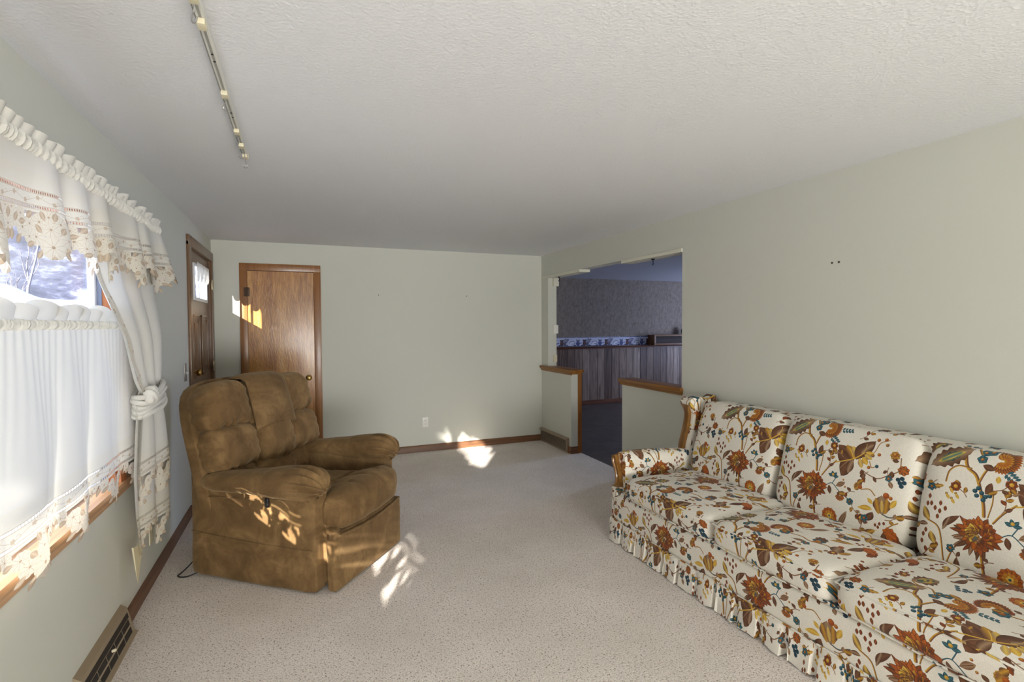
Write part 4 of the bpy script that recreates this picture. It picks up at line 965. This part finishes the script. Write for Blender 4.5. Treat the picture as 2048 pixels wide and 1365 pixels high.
# head cover draped over the top
def cover(u, t):
    # t 0 at the back, over the top, down the front
    path = [(-.15, .45), (-.15, .565), (-.11, .606), (-.03, .622), (.06, .612), (.118, .568), (.138, .50), (.146, .42), (.148, .34), (.146, .225)]
    k = t * (len(path) - 1); i = min(int(k), len(path) - 2); fr_ = k - i
    p0 = path[max(0, i - 1)]; p1 = path[i]; p2 = path[i + 1]; p3 = path[min(len(path) - 1, i + 2)]
    def cr(a, b, c_, d): return .5 * (2 * b + (-a + c_) * fr_ + (2 * a - 5 * b + 4 * c_ - d) * fr_ ** 2 + (-a + 3 * b - 3 * c_ + d) * fr_ ** 3)
    o, h = cr(p0[0], p1[0], p2[0], p3[0]), cr(p0[1], p1[1], p2[1], p3[1])
    b = .300 + .375 * u + .02 * (1 - t) * (u - .5) * -2; c_ = (u - .5) * 2
    o -= .030 * c_ ** 4 * sst(.3, .8, t); h -= .02 * c_ ** 4 * (1 - sst(.4, .7, t)); h -= .02 * (1 - c_ * c_) * sst(.9, 1, t) * -1
    o += .004 * noise.noise(Vector((u * 4, t * 6, 2)))
    return K(o, b, h)
cvr = MB().grid(cover, ls(0, 1, 40), ls(0, 1, 60)); cvo = part('head_cover', cvr, M['velvet'], rc)
sm = cvo.modifiers.new('Solidify', 'SOLIDIFY'); sm.thickness = .014; sm.offset = -1
# crease lines on the upper left cushion are modelled in 'crease'
cr = MB()
def surf(b, h, off=0):  # approx front surface of upper-left cushion
    q1 = (b - .175) / .17; q2 = (h - .4375) / .1525
    v = max(0, 1 - abs(q1) ** 5 - abs(q2) ** 5) ** (1 / 2.8)
    return K(-.03 + wing(.175) + .105 * v + off, b, h)
for (b0, h0), (b1, h1), (b2, h2) in (((.03, .50), (.09, .535), (.15, .545)), ((.03, .455), (.10, .490), (.19, .497)), ((.04, .415), (.11, .435), (.21, .435)), ((.05, .365), (.12, .372), (.19, .358)), ((.06, .33), (.12, .33), (.17, .312))):
    pts = []
    for t in ls(0, 1, 14):
        b = (1 - t) ** 2 * b0 + 2 * t * (1 - t) * b1 + t * t * b2; h = (1 - t) ** 2 * h0 + 2 * t * (1 - t) * h1 + t * t * h2; pts.append(surf(b, h, -.0035))
    cr.tube(pts, [.001 + .0055 * math.sin(PI * t) for t in ls(0, 1, 14)], 8)
part('crease', cr, M['velvet'], rc)
# recliner control catch and cord
part('remote_holder', MB().pillow(R(-.30, -.016, .515), (.014, .010, .030), 3, 6, AX), M['black'], rc)
cord = [R(-.86, .08, .12), R(-.90, .045, .085), R(-.935, .015, .04), R(-.962, -.005, .010), R(-.960, -.028, .006), R(-.925, -.036, .006), R(-.885, -.02, .010), R(-.85, .02, .022)]
def smooth_path(P, n=8):
    P = [Vector(p) for p in P]; P = [2 * P[0] - P[1]] + P + [2 * P[-1] - P[-2]]; Q = []
    for i in range(1, len(P) - 2):
        for t in ls(0, 1, n + 1)[:-1]: Q.append(.5 * ((2 * P[i]) + (-P[i - 1] + P[i + 1]) * t + (2 * P[i - 1] - 5 * P[i] + 4 * P[i + 1] - P[i + 2]) * t * t + (-P[i - 1] + 3 * P[i] - 3 * P[i + 1] + P[i + 2]) * t ** 3))
    Q.append(P[-2]); return Q
part('power_cord', MB().tube(smooth_path(cord), .004, 8), M['black'], rc)
# ---------------------------------------------------------------- sofa
SX, SY0, SY1 = 2.03, .50, 3.12
so = thing('sofa', 'long three-cushion sofa in white fabric printed with brown and orange flowers, against the right wall', 'sofa', (2.5, (SY0 + SY1) / 2, 0))
FL = M['floral']
def uvA(co, n): return ((2.15 + .69 - co.y) / .69 if False else (co.y * -1 + 2.15) / .69, (co.z + (co.x - SX) - .20) / .69)
def uvB(dy, dv):
    return lambda co, n: ((dy - co.y) / .69, (co.z + .6 * (co.x - 2.6) - dv) / .69)
def uvS(dy, dv): return lambda co, n: ((dy - co.y) / .69, (co.z + (co.x - SX) - dv) / .69)
# base box and skirt
part('base', MB().box(SX + .015, 2.90, SY0 + .02, SY1 - .02, .14, .36, .012), FL, so, uvf=uvS(2.09, .04))
sk = MB()
def skirt_path():
    # (position along the front, outward offset) box pleats
    P = []; y = SY1; n = 18; w_ = (SY1 - SY0) / n
    for i in range(n):
        a = y - i * w_
        P += [(a - .001, 0.0), (a - .006, .0), (a - w_ * .5, .006), (a - w_ + .034, 0.004), (a - w_ + .026, -.026), (a - w_ + .006, -.028)]
    return P
SP = skirt_path()
def skp(i, z):
    y, o = SP[i]; k = (.158 - z) / .15; return (SX - .002 - (o + .014) * k - .006 * math.sin(i * 1.7) * k, y + (.006 * k * math.sin(i * 5.1)), z + (.005 * math.sin(i * 2.3) * k))
arc = [0]
for a, b in zip(SP[:-1], SP[1:]): arc.append(arc[-1] + math.hypot(a[0] - b[0], a[1] - b[1]))
sk.grid(skp, list(range(len(SP))), ls(.158, .008, 6), uv=lambda i, z: (-(SP[i][0]) / .69 + .3 + .02 * (i % 6), (z + .25) / .69))
part('skirt', sk, FL, so, angle=30)
se = MB().grid(lambda x, z: (x, SY1 + .004 + .010 * (.158 - z) / .15 + .006 * math.sin(x * 40) * (.158 - z) / .15, z), ls(SX - .008, 2.88, 60), ls(.158, .008, 5), uv=lambda x, z: (x / .69, (z + .25) / .69))
part('skirt', se, FL, so)
part('piping', MB().tube([(2.88, SY1 + .004, .158), (SX, SY1 + .004, .158), (SX - .004, SY1, .158), (SX - .004, SY0, .158)], .0048, 7), FL, so, uvf=uvS(2.3, .4))
part('front_rail', MB().pillow((SX + .035, (SY0 + SY1) / 2, .245), (.037, (SY1 - SY0) / 2 - .006, .096), (6, 30, 6), 30), FL, so, uvf=uvS(2.09, .04))
# seat cushions
seats = [(2.952, 2.155), (2.150, 1.468), (1.463, .67)]
for k, (ya, yb) in enumerate(seats):
    hy = (ya - yb) / 2; yc = (ya + yb) / 2
    def dd(q, k=k): return .003 * nz(q, 1.6, k * 7) + (.020 * (1 - q.x * q.x) * (1 - q.y * q.y) if q.z > 0 else 0)
    def wp(q): return Vector((q.x, q.y, q.z * (1 - .10 * sst(.8, 1, abs(q.x)))))
    part('seat_cushion', MB().pillow((2.33, yc, .415), (.318, hy, .077), (9, 14, 4.5), 40, disp=dd, warp=wp), FL, so, uvf=uvS(yc + .345 - (.02, -.05, .03)[k], .05 + (.0, .03, .10)[k]))
    pp = MB()
    for zz in (.462, .362):
        pp.tube([(2.58, ya - .004, zz), (2.10, ya - .004, zz), (SX + .0, ya - .012, zz), (SX - .008 + .0, ya - .05, zz), (SX - .010, yc, zz + (.012 if zz > .4 else -.010)), (SX - .008, yb + .05, zz), (SX + .0, yb + .012, zz), (2.10, yb + .004, zz), (2.58, yb + .004, zz)], .0042, 7)
    part('piping', pp, FL, so, uvf=uvS(yc + .36, .05))
# back cushions
LB = math.atan(.30); BUx = Vector((math.sin(LB), 0, math.cos(LB))); BFx = Vector((-math.cos(LB), 0, math.sin(LB)))
backs = [(2.985, 2.270), (2.262, 1.512), (1.504, .72)]
part('back_frame', MB().pillow((2.83, (SY0 + SY1) / 2, .55), (.095, (SY1 - SY0) / 2 - .015, .41), (10, 30, 6), 24, warp=lambda q: q + Vector((.45 * (q.z + .2), 0, 0))), FL, so, uvf=uvB(2.3, .45))
for k, (ya, yb) in enumerate(backs):
    yc, hy = (ya + yb) / 2, (ya - yb) / 2
    def dd(q, k=k): return .003 * nz(q, 1.4, 30 + k * 5) + .012 * (1 - q.z * q.z) * (1 - q.y * q.y) * (1 if q.x > 0 else 0)
    def wp(q): return Vector((q.x, q.y * (1 - .035 * (q.z < 0) * -q.z), q.z - .035 * abs(q.y) ** 6 * (q.z > 0)))
    U0 = (ya - .20, ya, ya)[k]
    part('back_cushion', MB().pillow(Vector((2.735, yc, .700)), (.095, hy, .275), (4.5, 12, 6), 40, (BFx, Vector((0, 1, 0)), BUx), disp=dd, warp=wp), FL, so,
         uvf=lambda co, n, U0=U0: ((U0 - co.y - .01) / .69, (((co - Vector((2.60, 0, .455))).dot(BUx)) + .01) / .69))
# arm (far end) with rolled top and wood facing, mirrored at the near end
def scroll(y, sgn):
    """arm profile in (y offset outward, z)"""
    return [(y - sgn * .07, .33), (y - sgn * .07, .50), (y - sgn * .075, .56), (y - sgn * .060, .605), (y - sgn * .02, .628), (y + sgn * .03, .625), (y + sgn * .065, .600), (y + sgn * .075, .56), (y + sgn * .06, .52), (y + sgn * .035, .495), (y + sgn * .03, .44), (y + sgn * .03, .16)]
def sm2(P, n=5, closed=False):
    Q = smooth_path([Vector((p[0], p[1], 0)) for p in P], n); return [(q.x, q.y) for q in Q]
for sgn, ye in ((1, SY1 - .03), (-1, SY0 + .03)):
    prof = sm2(scroll(ye, sgn)); n = len(prof); m = MB(); xs = ls(2.085, 2.86, 20)
    s_len = [0]
    for a, b in zip(prof[:-1], prof[1:]): s_len.append(s_len[-1] + math.hypot(a[0] - b[0], a[1] - b[1]))
    def ap(i, x):
        y, z = prof[i]; k = 1 - sst(2.085, 2.11, x); cy, cz = ye, .5
        return (x, y + (cy - y) * .10 * k, z + (cz - z) * .06 * k - .030 * sst(2.2, 2.8, x) * (z > .5))
    m.grid(ap, list(range(n)), xs, uv=lambda i, x: ((2.95 - x) / .69 + .52, s_len[i] / .69 + .05))
    part('arm', m, FL, so)
    # front facing cloth and wood scroll
    fc = MB(); pr = [(ye + (y - ye) * .90, .5 + (z - .5) * .94) for y, z in prof]
    fc.prism(pr, 0, 2.083, 2.10)
    part('arm_front', fc, FL, so, uvf=lambda co, n: (co.y / .69, co.z / .69), smooth=False)
    wp_ = [(ye + sgn * .052, .600), (ye + sgn * .062, .580), (ye + sgn * .056, .548), (ye + sgn * .030, .515), (ye + sgn * .016, .478), (ye + sgn * .012, .440), (ye + sgn * .018, .405), (ye + sgn * .050, .378), (ye + sgn * .046, .362), (ye - sgn * .0, .372), (ye - sgn * .040, .395), (ye - sgn * .034, .440), (ye - sgn * .026, .490), (ye - sgn * .010, .530), (ye + sgn * .004, .560), (ye + sgn * .008, .588), (ye + sgn * .026, .606)]
    q = sm2(wp_ + [wp_[0]], 4)[:-1]
    part('wood_scroll', MB().prism(q, 0, 2.052, 2.086), M['showwood'], so, angle=50)
    part('wood_scroll_ridge', MB().tube([(2.050, y_, z_) for y_, z_ in [(ye + sgn * .035, .585), (ye + sgn * .036, .555), (ye + sgn * .012, .515), (ye - sgn * .006, .470), (ye - sgn * .010, .42), (ye + sgn * .01, .388)]], .010, 8), M['showwood'], so)
    # apron below the arm
    part('arm_base', MB().pillow((2.45, ye, .27), (.415, .048, .125), (14, 8, 8), 18), FL, so, uvf=lambda co, n: ((co.x + co.y) / .69, co.z / .69))
    part('arm_welt', MB().box(SX + .01, 2.09, ye - .045, ye + .045, .145, .382, .012), FL, so, uvf=lambda co, n: ((co.x + co.y) / .69, co.z / .69 + .5))
    # wing: rises behind the arm, with wood on its front edge
    wg = MB(); yo = ye
    prof2 = [(2.660, .50), (2.655, .62), (2.690, .76), (2.705, .86), (2.690, .925), (2.715, .975), (2.77, .985), (2.83, .965), (2.93, .96), (2.93, .50)]
    q2 = sm2(prof2 + [prof2[0]], 5)[:-1]
    bm = bmesh.new(); vsA = [bm.verts.new((x, yo - .055, z)) for x, z in q2]; bm.faces.new(vsA); ex = bmesh.ops.extrude_face_region(bm, geom=bm.faces[:]); bmesh.ops.translate(bm, vec=(0, .105, 0), verts=[g_ for g_ in ex['geom'] if isinstance(g_, bmesh.types.BMVert)])
    eds = [e_ for e_ in bm.edges if abs(e_.verts[0].co.y - e_.verts[1].co.y) < 1e-5]; bmesh.ops.bevel(bm, geom=eds, offset=.022, segments=3, affect='EDGES', profile=.5)
    wg.bm(bm)
    part('wing', wg, FL, so, uvf=lambda co, n: ((co.x + (co.y if abs(n.x) > .5 else 0)) / .69 + .4, co.z / .69 + .1), angle=50)
    wz = [(2.645, .555), (2.640, .62), (2.662, .70), (2.684, .78), (2.694, .85), (2.684, .905), (2.676, .930)]
    wm = MB(); c0 = yo + sgn * .012
    pth = smooth_path([Vector((x, c0, z)) for x, z in wz], 6); nn_ = len(pth)
    for i, p_ in enumerate(pth):
        t = i / (nn_ - 1); hw = .026 + .016 * sst(.75, 1, t) * (1 - sst(.97, 1.0, t) * .6); th = .012
        for dx, dy in ((-th, -hw), (-th - .006, 0), (-th, hw), (th, hw), (th, -hw)): wm.v.append((p_.x + dx, p_.y + dy, p_.z))
    for i in range(nn_ - 1):
        for j_ in range(5): wm.f.append((i * 5 + j_, i * 5 + (j_ + 1) % 5, (i + 1) * 5 + (j_ + 1) % 5, (i + 1) * 5 + j_))
    wm.f.append((0, 1, 2, 3, 4)); wm.f.append(tuple((nn_ - 1) * 5 + j_ for j_ in range(5)))
    part('wing_wood', wm, M['showwood'], so, angle=50)
    part('wing_roll', MB().tube([(2.70, yo - .05, .945), (2.70, yo + .055, .945)], .038, 16), FL, so, uvf=lambda co, n, yo=yo: ((co.y - yo + .13) / .69, (co.z - .945 + .17 + co.x - 2.70) / .69))
# ---------------------------------------------------------------- outdoors
struct('ground_snow', MB().grid(lambda x, y: (x, y, -.55 + .15 * noise.noise(Vector((x * .2, y * .2, 0)))), ls(-60, -1.1, 50), ls(-30, 70, 60)), M['snow'], smooth=True)
def hz(x, y):
    d = math.hypot(x, y); return -.6 + 15.0 * sst(26, 62, d) + 1.2 * noise.noise(Vector((x * .08, y * .08, 3))) + .5 * noise.noise(Vector((x * .4, y * .4, 3)))
struct('hillside', MB().grid(lambda r, a: (-r * math.sin(a), r * math.cos(a), hz(-r * math.sin(a), r * math.cos(a))), ls(24, 75, 50), ls(.0, 2.4, 120)), M['hill'], smooth=True)
def mound(cx, cy, r, h, name, label):
    bm = bmesh.new(); bmesh.ops.create_uvsphere(bm, u_segments=40, v_segments=20, radius=1)
    for v_ in bm.verts:
        k = 1 + .18 * noise.noise(v_.co * 2.1); v_.co = Vector((cx + v_.co.x * r * k, cy + v_.co.y * r * 1.5 * k, -.6 + v_.co.z * h * k))
    return tag(MB().bm(bm).build(name, M['snow']), label, 'snow bank')
mound(-6.6, 17.2, 2.6, 3.0, 'snow_bank', 'big white snow bank seen low through the gap of the picture window')
rng = random.Random(4)
def hzz(x, y): return hz(x, y) if math.hypot(x, y) > 25 else -.55
def tree(x, y, h):
    m = MB()
    def br(p, d, L, r, dep):
        q = p + d * L * .5 + Vector((rng.uniform(-.06, .06), rng.uniform(-.06, .06), 0)) * L; e = p + d * L
        m.tube([p, q, e], [r, r * .8, r * .55], 5 if dep else 4, cap=False)
        if dep == 0: return
        for _ in range(4 if dep > 1 else 3):
            t = rng.uniform(.35, 1); a = rng.uniform(0, 2 * PI); s_ = rng.uniform(.35, .6); nd = (d + Vector((math.cos(a) * s_, math.sin(a) * s_, rng.uniform(0, .5)))).normalized(); br(p + d * L * t, nd, L * rng.uniform(.40, .6), r * .5, dep - 1)
    br(Vector((x, y, hzz(x, y) - .2)), Vector((rng.uniform(-.06, .06), rng.uniform(-.06, .06), 1)).normalized(), h * .6, h * .014, 3)
    return m
for i, (az, d_) in enumerate(((14, 24), (21, 25), (25, 34), (16, 33), (30, 27), (36, 33), (11, 32), (19, 43), (29, 43), (38, 43), (13, 42), (43, 27))):
    az = math.radians(az); x, y = -d_ * math.sin(az), d_ * math.cos(az)
    t_ = tree(x, y, rng.uniform(5.5, 7.5)).build('bare_tree', M['bark']); tag(t_, 'thin bare winter tree on the snowy hillside outside the picture window', 'tree', 'bare trees on the hillside')
# spruce out of view, added to keep sun off part of the upper window
def spruce(x, y, zb, z0, z1, r):
    t = thing('sun_blocker_spruce', 'dark green spruce added out of view to block sun at the window', 'tree', (x, y, zb))
    part('trunk', MB().tube([(x, y, zb), (x, y, z1 - .3)], [.09, .03], 8), M['bark'], t)
    m = MB(); n = 9
    for k in range(n):
        f = k / n; zc = z0 + (z1 - z0) * f; rr = r * (1 - f) ** .8; q = 26
        k0 = len(m.v); m.v.append((x, y, zc + (z1 - z0) / n * 1.5))
        for j in range(q * 2):
            a = PI * j / q + k; ra = rr * (1 if j % 2 else .72) * (1 + .1 * math.sin(j * 3.1 + k)); m.v.append((x + ra * math.cos(a), y + ra * math.sin(a), zc - .06 * (j % 2)))
        for j in range(q * 2): m.f.append((k0, k0 + 1 + j, k0 + 1 + (j + 1) % (q * 2)))
        m.f.append(tuple(k0 + 1 + j for j in range(q * 2))[::-1])
    part('boughs', m, M['needle'], t, smooth=False)
spruce(-4.05, -1.98, -.5, 2.82, 8.0, 1.32)
# ---------------------------------------------------------------- light
W = bpy.data.worlds.new('World'); bpy.context.scene.world = W; W.use_nodes = True
W.node_tree.nodes['Background'].inputs[0].default_value = (.62, .74, 1.0, 1); W.node_tree.nodes['Background'].inputs[1].default_value = 1.6
def sun(d, e, c):
    l = bpy.data.lights.new('sun', 'SUN'); l.energy = e; l.angle = math.radians(.6); l.color = c; o = bpy.data.objects.new('sun', l); COL.objects.link(o)
    o.rotation_euler = Vector(d).to_track_quat('-Z', 'Y').to_euler()
sun((1, 1.78, -.622), 16, (1, .94, .85))
def area(nm, loc, d, sx, sy, e, c):
    l = bpy.data.lights.new(nm, 'AREA'); l.shape = 'RECTANGLE'; l.size = sx; l.size_y = sy; l.energy = e; l.color = c; o = bpy.data.objects.new(nm, l); COL.objects.link(o)
    o.location = loc; o.rotation_euler = Vector(d).to_track_quat('-Z', 'Z').to_euler(); return o
area('hall_fill_lamp', (1.1, YH + .1, 1.25), (0, 1, .42), 3.6, 2.1, 480, (.99, .98, .97))  # added fill lamp for the room, the closed hall has no window
area('daylight_dining_window', (9.5, 6.5, 1.5), (-1, -.1, .35), 1.8, 1.2, 120, (.52, .64, 1))
# ---------------------------------------------------------------- camera
cam = bpy.data.cameras.new('camera'); co = bpy.data.objects.new('camera', cam); COL.objects.link(co); bpy.context.scene.camera = co
f_, yaw, pit, rol = 1036.14, .3874, .0306, -.0051
cam.sensor_width = 36; cam.lens = 36 * f_ / 2048; cam.clip_start = .05; cam.clip_end = 300
fw = Vector((math.sin(yaw) * math.cos(pit), math.cos(yaw) * math.cos(pit), -math.sin(pit))); rt = Vector((math.cos(yaw), -math.sin(yaw), 0)); upv = rt.cross(fw)
r2 = rt * math.cos(rol) + upv * math.sin(rol); u2 = upv * math.cos(rol) - rt * math.sin(rol)
co.matrix_world = Matrix(((r2.x, u2.x, -fw.x, 0), (r2.y, u2.y, -fw.y, 0), (r2.z, u2.z, -fw.z, 1.5314), (0, 0, 0, 1)))
sc = bpy.context.scene
sc.view_settings.view_transform = 'Standard'; sc.view_settings.look = 'None'; sc.view_settings.gamma = 1; sc.view_settings.exposure = 0.38
try: sc.view_settings.use_curve_mapping = False
except Exception: pass
sc.cycles.use_denoising = True; sc.cycles.max_bounces = 8; sc.cycles.diffuse_bounces = 4; sc.cycles.adaptive_threshold = .02; sc.cycles.transparent_max_bounces = 16; sc.cycles.sample_clamp_indirect = 6
sc.cycles.caustics_reflective = False; sc.cycles.caustics_refractive = False
for o in bpy.data.objects:
    if '_m' in o: del o['_m']
